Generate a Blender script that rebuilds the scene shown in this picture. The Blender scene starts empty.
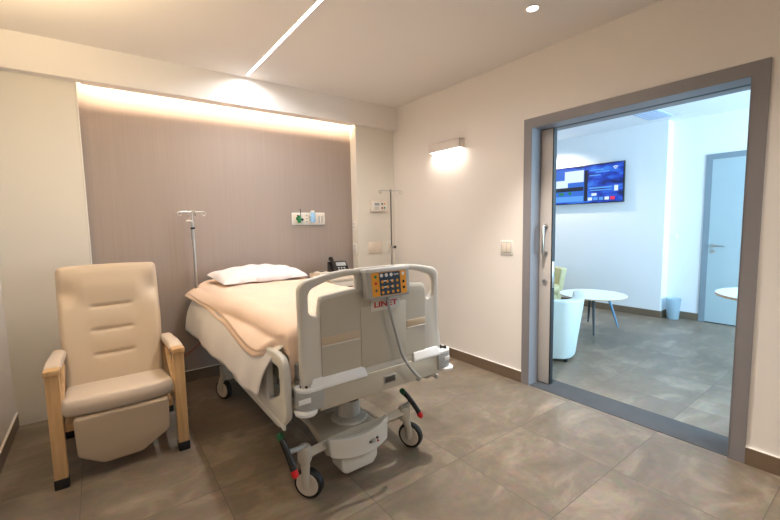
import bpy, bmesh, math, random
from mathutils import Vector, Matrix
random.seed(4)
S = bpy.context.scene
COL = S.collection
PI = math.pi

# ---------------------------------------------------------------- camera
F = Vector((0.59244814, 0.80030038, -0.09232819))
Rv = Vector((0.80255128, -0.5962861, -0.01882391))
U = Vector((0.0701188, 0.06294592, 0.99555068))
cam_d = bpy.data.cameras.new('camera'); cam_d.lens = 18.1189; cam_d.sensor_width = 36
cam_d.sensor_fit = 'HORIZONTAL'; cam_d.clip_start = 0.05
cam = bpy.data.objects.new('camera', cam_d); COL.objects.link(cam)
m = Matrix((Rv, U, -F)).transposed().to_4x4(); m.translation = Vector((-2.87467, -3.77499, 1.40))
cam.matrix_world = m
S.camera = cam

# ---------------------------------------------------------------- view, world, lights
S.view_settings.view_transform = 'Standard'; S.view_settings.look = 'None'
S.view_settings.gamma = 1; S.view_settings.use_curve_mapping = False
S.view_settings.exposure = 0.38
W = bpy.data.worlds.new('world'); S.world = W; W.use_nodes = True
W.node_tree.nodes['Background'].inputs[0].default_value = (0.45, 0.75, 1.0, 1)
W.node_tree.nodes['Background'].inputs[1].default_value = 1.0

def light(name, kind, loc, power, color, rot=(0, 0, 0), **kw):
    d = bpy.data.lights.new(name, kind); d.energy = power; d.color = color
    for k, v in kw.items(): setattr(d, k, v)
    o = bpy.data.objects.new(name, d); COL.objects.link(o); o.location = loc; o.rotation_euler = rot
    return o
H = 2.728
STRIP_Y0, STRIP_Y1 = -0.157, -2.05
SX = -1.72
COOL = (0.96, 0.97, 1.0); WARM = (1.0, 0.80, 0.58)
# ceiling strip (faces down)
light('strip_glow', 'AREA', (SX, (STRIP_Y0+STRIP_Y1)/2, H-0.006), 19, COOL, (0, 0, 0), spread=math.radians(165), shape='RECTANGLE', size=0.02, size_y=STRIP_Y0-STRIP_Y1)
# light strip hidden in the cove above the headboard niche, aimed at the niche wall
light('cove_glow', 'AREA', (-1.725, 0.010, 2.548), 16, (1.0, 0.80, 0.58), (math.radians(80), 0, 0), shape='RECTANGLE', size=2.38, size_y=0.012)
# recessed downlights
for i, (x, y, e, sa) in enumerate([(-0.59, -2.24, 200, 84), (-0.59, -4.3, 95, 130), (-2.3, -4.6, 55, 130)]):
    light('downlight_glow', 'SPOT', (x, y, H-0.03), e, (1.0, 0.93, 0.84), (0, 0, 0), spot_size=math.radians(sa), spot_blend=1.0, shadow_soft_size=0.03)
# wall lamp on the right wall, open below
light('wall_lamp_glow', 'AREA', (0-0.035, -0.91, 2.108), 1.7, (1.0, 0.86, 0.74), (0, 0, 0), shape='RECTANGLE', size=0.045, size_y=0.38)
# warm uplight wall lamp on the left wall, outside the picture
light('left_lamp_glow', 'AREA', (-3.37, -1.40, 2.34), 22, (1.0, 0.78, 0.46), (PI, 0, 0), shape='RECTANGLE', size=0.05, size_y=0.38)
# daylight through the window of the lounge next door
light('window_daylight', 'AREA', (1.95, -5.35, 1.6), 190, (0.50, 0.78, 1.0), (math.radians(90), 0, 0), shape='RECTANGLE', size=2.8, size_y=2.1)
light('lounge_lamp_glow', 'SPOT', (2.95, -0.1, H-0.03), 75, (1.0, 0.90, 0.80), (0, 0, 0), spot_size=math.radians(140), spot_blend=0.7, shadow_soft_size=0.04)

# ---------------------------------------------------------------- materials
def srgb(r, g, b):
    f = lambda c: (c/255/12.92) if c/255 <= 0.04045 else ((c/255+0.055)/1.055)**2.4
    return (f(r), f(g), f(b), 1)
def mat(name, col, rough=0.5, metal=0.0, noise=0.04, scale=8, bump=0.0, bscale=200, emit=None, estr=0, spec=0.5, trans=0):
    m = bpy.data.materials.new(name); m.use_nodes = True; nt = m.node_tree; N = nt.nodes; L = nt.links
    p = N['Principled BSDF']; p.inputs['Roughness'].default_value = rough; p.inputs['Metallic'].default_value = metal
    p.inputs['Specular IOR Level'].default_value = spec
    if trans: p.inputs['Transmission Weight'].default_value = trans
    tc = N.new('ShaderNodeTexCoord')
    nz = N.new('ShaderNodeTexNoise'); nz.inputs['Scale'].default_value = scale; nz.inputs['Detail'].default_value = 4
    L.new(tc.outputs['Object'], nz.inputs['Vector'])
    mx = N.new('ShaderNodeMix'); mx.data_type = 'RGBA'
    mx.inputs[6].default_value = tuple(c*(1-noise) for c in col[:3])+(1,)
    mx.inputs[7].default_value = tuple(min(1, c*(1+noise)) for c in col[:3])+(1,)
    L.new(nz.outputs['Fac'], mx.inputs[0]); L.new(mx.outputs[2], p.inputs['Base Color'])
    if bump:
        n2 = N.new('ShaderNodeTexNoise'); n2.inputs['Scale'].default_value = bscale
        L.new(tc.outputs['Object'], n2.inputs['Vector'])
        b = N.new('ShaderNodeBump'); b.inputs['Strength'].default_value = bump; b.inputs['Distance'].default_value = 0.002
        L.new(n2.outputs['Fac'], b.inputs['Height']); L.new(b.outputs[0], p.inputs['Normal'])
    if emit:
        p.inputs['Emission Color'].default_value = emit; p.inputs['Emission Strength'].default_value = estr
    return m

M = {}
M['wall'] = mat('wall_paint', (0.82, 0.775, 0.73, 1), 0.75, noise=0.015, scale=1.5, bump=0.08, bscale=300)
M['panel'] = mat('cream_wall_panel', (0.80, 0.76, 0.68, 1), 0.55, noise=0.015, scale=1)
M['ceil'] = mat('ceiling_paint', (0.86, 0.82, 0.78, 1), 0.85, noise=0.015, scale=1)
M['lounge_wall'] = mat('lounge_wall_paint', (0.82, 0.83, 0.86, 1), 0.7, noise=0.01, scale=1)
M['frame'] = mat('taupe_door_casing', srgb(132, 129, 132), 0.45, noise=0.04, scale=5)
M['leaf'] = mat('door_leaf_laminate', srgb(204, 198, 194), 0.45, noise=0.03, scale=6)
M['leaf_blue'] = mat('door_leaf_grey', srgb(168, 186, 192), 0.45, noise=0.02, scale=4)
M['casing_blue'] = mat('grey_door_casing', srgb(128, 142, 152), 0.5, noise=0.02)
M['black'] = mat('black_rubber', srgb(22, 22, 24), 0.5)
M['blackgloss'] = mat('black_plastic', srgb(24, 22, 22), 0.25)
M['base'] = mat('tile_baseboard', srgb(116, 98, 80), 0.4, noise=0.15, scale=6)
M['metal'] = mat('brushed_steel', srgb(190, 188, 184), 0.28, 1.0, noise=0.03)
M['dmetal'] = mat('dark_steel', srgb(95, 92, 92), 0.4, 0.8)
M['stone'] = mat('slate_threshold', srgb(72, 72, 74), 0.75, noise=0.22, scale=7)
M['led'] = mat('led_diffuser', (1, 1, 1, 1), 0.5, emit=(1.0, 0.96, 0.98, 1), estr=9)
M['led2'] = mat('lamp_diffuser', (1, 1, 1, 1), 0.5, emit=(1.0, 0.93, 0.84, 1), estr=7)
M['white'] = mat('white_plastic', srgb(238, 234, 226), 0.4, noise=0.01)
M['cream'] = mat('cream_plastic', srgb(232, 220, 203), 0.4, noise=0.01)
M['lampbody'] = mat('lamp_housing_paint', srgb(224, 214, 206), 0.45, noise=0.01)
M['bed'] = mat('bed_ivory_plastic', srgb(212, 210, 203), 0.38, noise=0.015)
M['bedpanel'] = mat('bed_taupe_panel', srgb(190, 185, 172), 0.42, noise=0.02)
M['bedstripe'] = mat('bed_beige_stripe', srgb(200, 182, 158), 0.45, noise=0.02)
M['bedwhite'] = mat('bed_white_trim', srgb(232, 234, 236), 0.35, noise=0.01)
M['bedgrey'] = mat('bed_grey_plastic', srgb(168, 170, 170), 0.42, noise=0.02)
M['bedframe'] = mat('bed_frame_paint', srgb(190, 184, 170), 0.42, noise=0.02)
M['disc'] = mat('wheel_disc_plastic', srgb(205, 196, 184), 0.45)
M['peach'] = mat('peach_blanket', srgb(243, 216, 194), 0.9, noise=0.03, scale=14, bump=0.5, bscale=350, spec=0.1)
M['sheet'] = mat('white_sheet', srgb(244, 240, 238), 0.9, noise=0.02, scale=8, bump=0.2, bscale=400, spec=0.1)
M['pillow'] = mat('pillow_cotton', srgb(242, 232, 230), 0.9, noise=0.02, scale=6, bump=0.15, bscale=300, spec=0.1)
M['mattress'] = mat('mattress_cover', srgb(90, 100, 110), 0.7)
M['vinyl'] = mat('cream_vinyl', srgb(206, 187, 162), 0.42, noise=0.03, scale=3, bump=0.06, bscale=260)
M['vinyl2'] = mat('cream_vinyl_seat', srgb(216, 200, 182), 0.42, noise=0.03, scale=3, bump=0.06, bscale=260)
M['orange'] = mat('panel_orange', srgb(232, 160, 40), 0.4)
M['navy'] = mat('panel_navy', srgb(22, 58, 82), 0.3)
M['red'] = mat('red_plastic', srgb(205, 24, 32), 0.35)
M['redink'] = mat('red_lettering', srgb(196, 42, 50), 0.5)
M['green'] = mat('green_plastic', srgb(0, 84, 44), 0.35)
M['ggreen'] = mat('gas_green', srgb(20, 130, 66), 0.3)
M['lblue'] = mat('light_blue_plastic', srgb(160, 205, 240), 0.25)
M['cabinet'] = mat('bedside_laminate', srgb(222, 202, 178), 0.5, noise=0.02)
M['lounge_vinyl'] = mat('lounge_pale_vinyl', srgb(206, 220, 218), 0.45, noise=0.02)
M['lounge_beige'] = mat('lounge_beige_vinyl', srgb(206, 196, 150), 0.5, noise=0.02)
M['tabletop'] = mat('white_table_laminate', srgb(240, 243, 246), 0.3, noise=0.01)
M['tableedge'] = mat('table_wood_edge', srgb(200, 170, 140), 0.5)
M['tleg'] = mat('painted_table_leg', srgb(120, 160, 190), 0.4)
M['tleg2'] = mat('dark_table_leg', srgb(60, 66, 72), 0.4)
M['bin'] = mat('frosted_bin_plastic', srgb(225, 243, 252), 0.45, noise=0.01, trans=0.75)
M['tube'] = mat('red_brown_cable', srgb(176, 84, 54), 0.5)
M['vent'] = mat('vent_grey', srgb(186, 200, 225), 0.5)

def wood():
    m = bpy.data.materials.new('beech_wood'); m.use_nodes = True; nt = m.node_tree; N = nt.nodes; L = nt.links
    p = N['Principled BSDF']; p.inputs['Roughness'].default_value = 0.45
    tc = N.new('ShaderNodeTexCoord'); mp = N.new('ShaderNodeMapping'); mp.inputs['Scale'].default_value = (22, 22, 1.6)
    nz = N.new('ShaderNodeTexNoise'); nz.inputs['Scale'].default_value = 2; nz.inputs['Detail'].default_value = 6
    cr = N.new('ShaderNodeValToRGB')
    cr.color_ramp.elements[0].position = 0.3; cr.color_ramp.elements[0].color = srgb(198, 156, 106)
    cr.color_ramp.elements[1].position = 0.75; cr.color_ramp.elements[1].color = srgb(222, 186, 138)
    L.new(tc.outputs['Object'], mp.inputs[0]); L.new(mp.outputs[0], nz.inputs['Vector']); L.new(nz.outputs['Fac'], cr.inputs[0]); L.new(cr.outputs[0], p.inputs['Base Color'])
    return m
M['wood'] = wood()

def tiles():
    m = bpy.data.materials.new('concrete_look_tiles'); m.use_nodes = True; nt = m.node_tree; N = nt.nodes; L = nt.links
    p = N['Principled BSDF']
    g = N.new('ShaderNodeNewGeometry'); mp = N.new('ShaderNodeMapping'); mp.vector_type = 'POINT'
    P = 0.6; mp.inputs['Location'].default_value = (2.443+P*10, 2.225+P*20, 0)
    L.new(g.outputs['Position'], mp.inputs[0])
    br = N.new('ShaderNodeTexBrick'); br.offset = 0.0; br.inputs['Scale'].default_value = 1.0
    br.inputs['Brick Width'].default_value = P; br.inputs['Row Height'].default_value = P
    br.inputs['Mortar Size'].default_value = 0.0022; br.inputs['Mortar Smooth'].default_value = 0.25
    br.inputs['Color1'].default_value = (0, 0, 0, 1); br.inputs['Color2'].default_value = (1, 1, 1, 1)
    L.new(mp.outputs[0], br.inputs['Vector'])
    # per-tile shift of the cloud pattern
    ad = N.new('ShaderNodeVectorMath'); ad.operation = 'MULTIPLY_ADD'
    ad.inputs[1].default_value = (7, 5, 3)
    L.new(br.outputs['Color'], ad.inputs[0]); L.new(g.outputs['Position'], ad.inputs[2])
    st = N.new('ShaderNodeMapping'); st.inputs['Scale'].default_value = (1.0, 1.7, 1); st.inputs['Rotation'].default_value = (0, 0, 0.5)
    L.new(ad.outputs[0], st.inputs[0])
    n1 = N.new('ShaderNodeTexNoise'); n1.inputs['Scale'].default_value = 2.2; n1.inputs['Detail'].default_value = 7; n1.inputs['Roughness'].default_value = 0.62; n1.inputs['Distortion'].default_value = 0.8
    L.new(st.outputs[0], n1.inputs['Vector'])
    n2 = N.new('ShaderNodeTexNoise'); n2.inputs['Scale'].default_value = 22; n2.inputs['Detail'].default_value = 5
    L.new(ad.outputs[0], n2.inputs['Vector'])
    cr = N.new('ShaderNodeValToRGB'); e = cr.color_ramp.elements
    e[0].position = 0.32; e[0].color = srgb(108, 95, 79); e[1].position = 0.70; e[1].color = srgb(150, 135, 116)
    x = e.new(0.5); x.color = srgb(121, 107, 90)
    L.new(n1.outputs['Fac'], cr.inputs[0])
    m2 = N.new('ShaderNodeMix'); m2.data_type = 'RGBA'; m2.blend_type = 'OVERLAY'; m2.inputs[0].default_value = 0.28
    L.new(cr.outputs[0], m2.inputs[6]); L.new(n2.outputs['Color'], m2.inputs[7])
    hs = N.new('ShaderNodeHueSaturation'); hs.inputs['Saturation'].default_value = 0.9
    L.new(m2.outputs[2], hs.inputs['Color'])
    m3 = N.new('ShaderNodeMix'); m3.data_type = 'RGBA'; m3.inputs[7].default_value = srgb(92, 83, 72)
    L.new(br.outputs['Fac'], m3.inputs[0]); L.new(hs.outputs[0], m3.inputs[6]); L.new(m3.outputs[2], p.inputs['Base Color'])
    rr = N.new('ShaderNodeMapRange'); rr.inputs[3].default_value = 0.30; rr.inputs[4].default_value = 0.48
    L.new(n1.outputs['Fac'], rr.inputs[0]); L.new(rr.outputs[0], p.inputs['Roughness'])
    bp = N.new('ShaderNodeBump'); bp.inputs['Strength'].default_value = 0.15; bp.inputs['Distance'].default_value = 0.003
    L.new(n2.outputs['Fac'], bp.inputs['Height']); L.new(bp.outputs[0], p.inputs['Normal'])
    return m
M['tiles'] = tiles()

def fabric_wall():
    m = bpy.data.materials.new('taupe_textile_wallcovering'); m.use_nodes = True; nt = m.node_tree; N = nt.nodes; L = nt.links
    p = N['Principled BSDF']; p.inputs['Roughness'].default_value = 0.8; p.inputs['Specular IOR Level'].default_value = 0.2
    g = N.new('ShaderNodeNewGeometry'); mp = N.new('ShaderNodeMapping'); mp.inputs['Scale'].default_value = (90, 1, 1.2)
    nz = N.new('ShaderNodeTexNoise'); nz.inputs['Scale'].default_value = 1; nz.inputs['Detail'].default_value = 3
    cr = N.new('ShaderNodeValToRGB'); cr.color_ramp.elements[0].color = srgb(162, 148, 139); cr.color_ramp.elements[1].color = srgb(174, 160, 150)
    L.new(g.outputs['Position'], mp.inputs[0]); L.new(mp.outputs[0], nz.inputs['Vector']); L.new(nz.outputs['Fac'], cr.inputs[0]); L.new(cr.outputs[0], p.inputs['Base Color'])
    b = N.new('ShaderNodeBump'); b.inputs['Strength'].default_value = 0.25; b.inputs['Distance'].default_value = 0.001
    L.new(nz.outputs['Fac'], b.inputs['Height']); L.new(b.outputs[0], p.inputs['Normal'])
    return m
M['fabric'] = fabric_wall()

# ---------------------------------------------------------------- mesh helpers (world coordinates in, local meshes out)
def ident(): return Matrix.Identity(4)
def box(bm, x0, x1, y0, y1, z0, z1, bev=0.0, seg=2, M4=None):
    r = bmesh.ops.create_cube(bm, size=1.0); vs = r['verts']
    sx, sy, sz = abs(x1-x0), abs(y1-y0), abs(z1-z0)
    for v in vs:
        v.co = Vector((v.co.x*sx, v.co.y*sy, v.co.z*sz))
    if bev > 0:
        es = list({e for v in vs for e in v.link_edges})
        b = bmesh.ops.bevel(bm, geom=es, offset=min(bev, 0.49*min(sx, sy, sz)), segments=seg, profile=0.5, affect='EDGES')
        vs = list({v for f in b['faces'] for v in f.verts} | {v for v in vs if v.is_valid})
    c = Vector(((x0+x1)/2, (y0+y1)/2, (z0+z1)/2))
    for v in vs:
        v.co = (M4 @ v.co if M4 else v.co) + c
    return bm
def tube(bm, pts, r, n=12, closed=False, smooth=0, squash=None):
    pts = [Vector(p) for p in pts]
    if smooth:
        out = []
        for i in range(len(pts)-1):
            p0 = pts[max(i-1, 0)]; p1 = pts[i]; p2 = pts[i+1]; p3 = pts[min(i+2, len(pts)-1)]
            for k in range(smooth):
                t = k/smooth
                out.append(0.5*((2*p1)+(-p0+p2)*t+(2*p0-5*p1+4*p2-p3)*t*t+(-p0+3*p1-3*p2+p3)*t**3))
        out.append(pts[-1]); pts = out
    rs = r if isinstance(r, (list, tuple)) else None
    rings = []; prev = None
    for i, p in enumerate(pts):
        if closed: t = (pts[(i+1) % len(pts)]-pts[i-1])
        else: t = (pts[min(i+1, len(pts)-1)]-pts[max(i-1, 0)])
        t.normalize()
        if prev is None:
            a = Vector((0, 0, 1)) if abs(t.z) < 0.9 else Vector((0, 1, 0))
            a = (a-t*a.dot(t)).normalized()
        else:
            a = (prev-t*prev.dot(t)).normalized()
        prev = a; b = t.cross(a)
        rad = rs[min(int(round(i*(len(rs)-1)/(len(pts)-1))), len(rs)-1)] if rs else r
        ring = []
        for k in range(n):
            th = 2*PI*k/n; d = (a*math.cos(th)+b*math.sin(th))*rad
            if squash: d = Vector((d.x*squash[0], d.y*squash[1], d.z*squash[2]))
            ring.append(bm.verts.new(p+d))
        rings.append(ring)
    m_ = len(rings)
    for i in range(m_ if closed else m_-1):
        A, B = rings[i], rings[(i+1) % m_]
        for k in range(n):
            bm.faces.new((A[k], A[(k+1) % n], B[(k+1) % n], B[k]))
    if not closed:
        bm.faces.new(rings[0][::-1]); bm.faces.new(rings[-1])
    return bm
def lathe(bm, prof, c, axis=(0, 0, 1), n=32):
    """prof: (radius, height) pairs along axis from c"""
    ax = Vector(axis).normalized(); a = Vector((1, 0, 0)) if abs(ax.x) < 0.9 else Vector((0, 1, 0))
    a = (a-ax*a.dot(ax)).normalized(); b = ax.cross(a); c = Vector(c); rings = []
    for r, h in prof:
        if r < 1e-5: rings.append([bm.verts.new(c+ax*h)])
        else: rings.append([bm.verts.new(c+ax*h+(a*math.cos(2*PI*k/n)+b*math.sin(2*PI*k/n))*r) for k in range(n)])
    for A, B in zip(rings, rings[1:]):
        for k in range(n):
            q = [A[k % len(A)], A[(k+1) % len(A)], B[(k+1) % len(B)], B[k % len(B)]]
            u = []
            for v in q:
                if v not in u: u.append(v)
            if len(u) > 2: bm.faces.new(u)
    if len(rings[0]) > 1: bm.faces.new(rings[0][::-1])
    if len(rings[-1]) > 1: bm.faces.new(rings[-1])
    return bm
def rounded(pts, r, n=6):
    out = []; N_ = len(pts)
    for i, p in enumerate(pts):
        rr = r[i] if isinstance(r, (list, tuple)) else r
        a = Vector(pts[i-1]); b = Vector(p); c = Vector(pts[(i+1) % N_])
        u = (a-b); v = (c-b); d = min(rr, u.length*0.49, v.length*0.49)
        if d < 1e-5: out.append(tuple(b)); continue
        p0 = b+u.normalized()*d; p1 = b+v.normalized()*d
        for k in range(n+1):
            t = k/n; out.append(tuple((1-t)**2*p0+2*t*(1-t)*b+t*t*p1))
    return out
def slab(outlines, thick, bev=0.0, to3=None):
    """2-D outlines (first outer, rest holes) extruded to total thickness; to3 maps (u, v, w) to world"""
    cu = bpy.data.curves.new('tmp', 'CURVE'); cu.dimensions = '2D'; cu.fill_mode = 'BOTH'
    cu.extrude = max(thick/2-bev, 0.0001); cu.bevel_depth = bev; cu.bevel_resolution = 2; cu.offset = -bev
    for o in outlines:
        sp = cu.splines.new('POLY'); sp.points.add(len(o)-1); sp.use_cyclic_u = True
        for i, (a, b) in enumerate(o): sp.points[i].co = (a, b, 0, 1)
    ob = bpy.data.objects.new('tmp', cu); COL.objects.link(ob)
    dg = bpy.context.evaluated_depsgraph_get()
    me = bpy.data.meshes.new_from_object(ob.evaluated_get(dg))
    bm = bmesh.new(); bm.from_mesh(me)
    bpy.data.objects.remove(ob); bpy.data.curves.remove(cu); bpy.data.meshes.remove(me)
    bmesh.ops.remove_doubles(bm, verts=bm.verts, dist=1e-5)
    if to3:
        for v in bm.verts: v.co = Vector(to3(*v.co))
    return bm
def text_bm(s, size, to3, depth=0.001, bold=0.0):
    cu = bpy.data.curves.new('tmp', 'FONT'); cu.body = s; cu.size = size; cu.extrude = depth; cu.offset = bold
    cu.align_x = 'CENTER'; cu.align_y = 'CENTER'
    ob = bpy.data.objects.new('tmp', cu); COL.objects.link(ob)
    dg = bpy.context.evaluated_depsgraph_get(); me = bpy.data.meshes.new_from_object(ob.evaluated_get(dg))
    bm = bmesh.new(); bm.from_mesh(me)
    bpy.data.objects.remove(ob); bpy.data.curves.remove(cu); bpy.data.meshes.remove(me)
    for v in bm.verts: v.co = Vector(to3(*v.co))
    return bm
def obj(name, bm, m, parent=None, base=None, smooth=35, label=None, kind=None, mods=None):
    """world-space bmesh -> linked object; origin at parent's or at base"""
    if not isinstance(bm, bmesh.types.BMesh): raise TypeError(name)
    bmesh.ops.recalc_face_normals(bm, faces=bm.faces)
    o0 = WL[parent.name] if parent is not None else Vector(base if base is not None else (0, 0, 0))
    for v in bm.verts: v.co -= o0
    me = bpy.data.meshes.new(name); bm.to_mesh(me); bm.free()
    if smooth:
        for p in me.polygons: p.use_smooth = True
        try: me.set_sharp_from_angle(angle=math.radians(smooth))
        except Exception: pass
    o = bpy.data.objects.new(name, me); COL.objects.link(o)
    if m: me.materials.append(M[m] if isinstance(m, str) else m)
    if parent is not None: o.parent = parent
    else: o.location = o0
    WL[o.name] = Vector(o0)
    if label: o['label'] = label
    if kind: o['kind'] = kind
    return o
WL = {}
def NB(): return bmesh.new()
def bx(*a, **k): return box(bmesh.new(), *a, **k)
def thing(name, label, cat, loc, group=None):
    o = bpy.data.objects.new(name, None); o.empty_display_size = 0.05; COL.objects.link(o); o.location = loc; WL[o.name] = Vector(loc)
    o['label'] = label; o['category'] = cat
    if group: o['group'] = group
    return o
def tag(o, label, cat, group=None):
    o['label'] = label; o['category'] = cat
    if group: o['group'] = group
    return o
def struct(name, bm, m, smooth=0, parent=None):
    return obj(name, bm, m, parent=parent, smooth=smooth, kind=None if parent else 'structure')

# ---------------------------------------------------------------- room shell
XL, YB = -3.436, -6.0
D = 0.12; NL, NR = -2.929, -0.521; ZS = 2.4805; DS = 0.084
DY1, DY2, DZ = -1.7875, -3.2615, 2.2224; WF = 0.0728; WT = 0.26
X2, X3 = 3.42, 3.62; RY0, RY1 = -5.2, 1.4
b = bx(XL-0.2, 0.0, YB-0.2, 0.3, -0.1, 0.0); box(b, 0.0, X3+0.2, RY0-0.2, RY1+0.2, -0.1, 0.0)
struct('floor', b, 'tiles')
struct('ceiling', bx(XL-0.2, WT-0.1, YB-0.2, 0.3, H, H+0.15), 'ceil')
struct('ceiling_lounge', bx(WT-0.1, X3+0.2, RY0-0.2, RY1+0.2, H, H+0.15), 'lounge_wall')
struct('wall_left', bx(XL-0.15, XL, YB, 0.3, 0, H), 'wall')
struct('wall_front', bx(XL-0.15, WT, YB-0.15, YB, 0, H), 'wall')
# back wall: two proud panels either side of the niche, niche wall behind, soffit above
b = bx(XL, NL, 0.0, D+0.02, 0, ZS+0.14); box(b, NR, 0.0, 0.0, D+0.02, 0, ZS+0.14)
struct('wall_back', b, 'panel')
struct('wall_niche', bx(NL, NR, D, D+0.15, 0, H), 'fabric')
b = bx(XL, 0, -DS, 0.0, ZS, H); box(b, XL, 0, 0.0, D, 2.60, H); box(b, NL+0.03, NR-0.03, 0.0, 0.034, ZS, ZS+0.022)
struct('trim_soffit', b, 'ceil')
# right wall with pocket opening
yo0, yo1 = DY1-WF, DY2+WF      # opening -1.86 .. -3.189
b = bx(0, 0.12, yo0+0.001, 0.3, 0, H); box(b, 0.18, WT, yo0+0.001, RY1, 0, H)
box(b, 0.12, 0.18, -0.75, 0.3, 0, H)
box(b, 0, WT, YB, yo1, 0, H); box(b, 0, WT, yo1, yo0+0.001, DZ-WF, H)
struct('wall_right', b, 'wall')
# lounge walls
struct('wall_lounge_far', bx(X2, X3+0.15, -1.66, RY1, 0, H), 'lounge_wall')
struct('wall_lounge_recess', bx(X3, X3+0.15, RY0, -1.66, 0, H), 'lounge_wall')
struct('wall_lounge_side', bx(WT, X3+0.15, RY1, RY1+0.15, 0, H), 'lounge_wall')
b = bx(WT, 0.5, RY0-0.15, RY0, 0, H); box(b, 3.4, X3+0.15, RY0-0.15, RY0, 0, H); box(b, 0.5, 3.4, RY0-0.15, RY0, 0, 0.5); box(b, 0.5, 3.4, RY0-0.15, RY0, 2.6, H)
struct('wall_lounge_window', b, 'lounge_wall')
wf = bx(0.5, 3.4, RY0-0.1, RY0-0.04, 0.5, 0.55); box(wf, 0.5, 3.4, RY0-0.1, RY0-0.04, 2.55, 2.6)
for x in (0.5, 1.93, 3.35): box(wf, x, x+0.05, RY0-0.1, RY0-0.04, 0.5, 2.6)
struct('window_1', wf, 'white')
# baseboards
HB = 0.099
struct('baseboard_left', bx(XL, XL+0.012, YB, -0.0, 0, HB, bev=0.002), 'base')
struct('baseboard_niche', bx(NL, NR, D-0.012, D, 0, HB, bev=0.002), 'base')
b = bx(-0.012, 0.0, DY1, 0, 0, HB, bev=0.002); box(b, -0.012, 0.0, YB, DY2, 0, HB, bev=0.002)
struct('baseboard_right', b, 'base')
b = bx(X2-0.012, X2, -1.672, RY1, 0, HB, bev=0.002); box(b, X2, X3, -1.672, -1.66, 0, HB, bev=0.002)
box(b, X3-0.012, X3, -2.045, -1.672, 0, HB, bev=0.002)
struct('baseboard_lounge', b, 'base')
b = bx(-0.013, 0.0, DY1, 0, HB, HB+0.004); box(b, -0.013, 0, YB, DY2, HB, HB+0.004); box(b, XL, XL+0.013, YB, 0, HB, HB+0.004); box(b, NL, NR, D-0.013, D, HB, HB+0.004)
struct('trim_baseboard_cap', b, 'white')
# white edge strip down the left niche corner
struct('trim_niche_corner', bx(NL-0.006, NL+0.004, -0.004, 0.012, 0, ZS, bev=0.002), 'white')
# ceiling light strip
dr = thing('ceiling_light_strip', 'long thin bright white light strip set into the ceiling above the bed', 'ceiling light', (SX, (STRIP_Y0+STRIP_Y1)/2, H))
obj('diffuser', bx(SX-0.011, SX+0.011, STRIP_Y1, STRIP_Y0, H-0.003, H-0.0005), 'led', dr)
b = bx(SX-0.013, SX-0.011, STRIP_Y1, STRIP_Y0, H-0.004, H); box(b, SX+0.011, SX+0.013, STRIP_Y1, STRIP_Y0, H-0.004, H)
obj('profile', b, 'white', dr)
for i, (x, y, lab) in enumerate([(-0.59, -2.24, 'small round recessed ceiling downlight above the wide grey doorway')]):
    t = thing('recessed_downlight', lab, 'ceiling light', (x, y, H))
    b = NB(); lathe(b, [(0.044, 0.0), (0.046, -0.004), (0.036, -0.006), (0.034, 0.0)], (x, y, H), n=40); obj('trim_ring', b, 'white', t)
    b = NB(); lathe(b, [(0.034, 0.0), (0.034, -0.003), (0.0, -0.003)], (x, y, H), n=40); obj('lens', b, 'led2', t)

# door 1: casing, linings, threshold, sliding leaf
b = bx(-0.012, 0.0, DY1-WF, DY1, 0, DZ, bev=0.001); box(b, -0.012, 0, DY2, DY2+WF, 0, DZ, bev=0.001); box(b, -0.0121, 0, DY2+WF-0.0005, DY1-WF+0.0005, DZ-WF, DZ, bev=0.001)
fr = struct('door_1', b, 'frame')
b = bx(-0.012, 0.122, yo0-0.002, yo0+0.004, 0, DZ-WF); box(b, 0.18, WT+0.01, yo0-0.002, yo0+0.004, 0, DZ-WF)
box(b, -0.012, WT+0.01, yo1-0.004, yo1+0.003, 0, DZ-WF)
box(b, -0.012, 0.135, yo1, yo0, DZ-WF-0.004, DZ-WF); box(b, 0.172, WT+0.01, yo1, yo0, DZ-WF-0.004, DZ-WF)
obj('door_lining', b, 'frame', fr, smooth=0)
obj('door_track', bx(0.135, 0.172, yo1, yo0, DZ-WF-0.003, DZ-WF+0.0), 'black', fr, smooth=0)
struct('trim_threshold', bx(0.0, WT, yo1, yo0, -0.02, 0.003), 'stone')
sd = thing('sliding_door_leaf', 'beige sliding door leaf mostly pocketed into the wall of the wide doorway', 'sliding door', (0.15, -1.5, 0))
obj('door_panel', bx(0.131, 0.169, -1.962, -0.80, 0.008, DZ-WF-0.008, bev=0.001), 'leaf', sd)
obj('edge_seal', bx(0.129, 0.171, -1.972, -1.962, 0.008, DZ-WF-0.008), 'black', sd)
obj('edge_strike', bx(0.133, 0.167, -1.975, -1.972, 0.84, 1.06, bev=0.001), 'metal', sd)
yh = -1.912
b = NB(); tube(b, [(0.131, yh, 1.352), (0.088, yh-0.004, 1.350), (0.078, yh-0.006, 1.335), (0.076, yh-0.006, 1.145), (0.088, yh-0.004, 1.130), (0.131, yh, 1.128)], 0.010, 12)
ph = obj('pull_handle', b, 'metal', sd, label='chrome pull handle')
b = NB(); lathe(b, [(0.02, 0), (0.02, 0.006), (0.0, 0.007)], (0.131, yh, 1.352), (-1, 0, 0)); obj('handle_rosette', b, 'metal', sd); b = NB(); lathe(b, [(0.02, 0), (0.02, 0.006), (0.0, 0.007)], (0.131, yh, 1.128), (-1, 0, 0))
obj('handle_rosette', b, 'metal', sd)
b = NB(); lathe(b, [(0.022, 0), (0.022, 0.007), (0.010, 0.009), (0.010, 0.004), (0.0, 0.004)], (0.131, yh, 0.885), (-1, 0, 0))
obj('lock_rosette', b, 'metal', sd)

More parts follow.
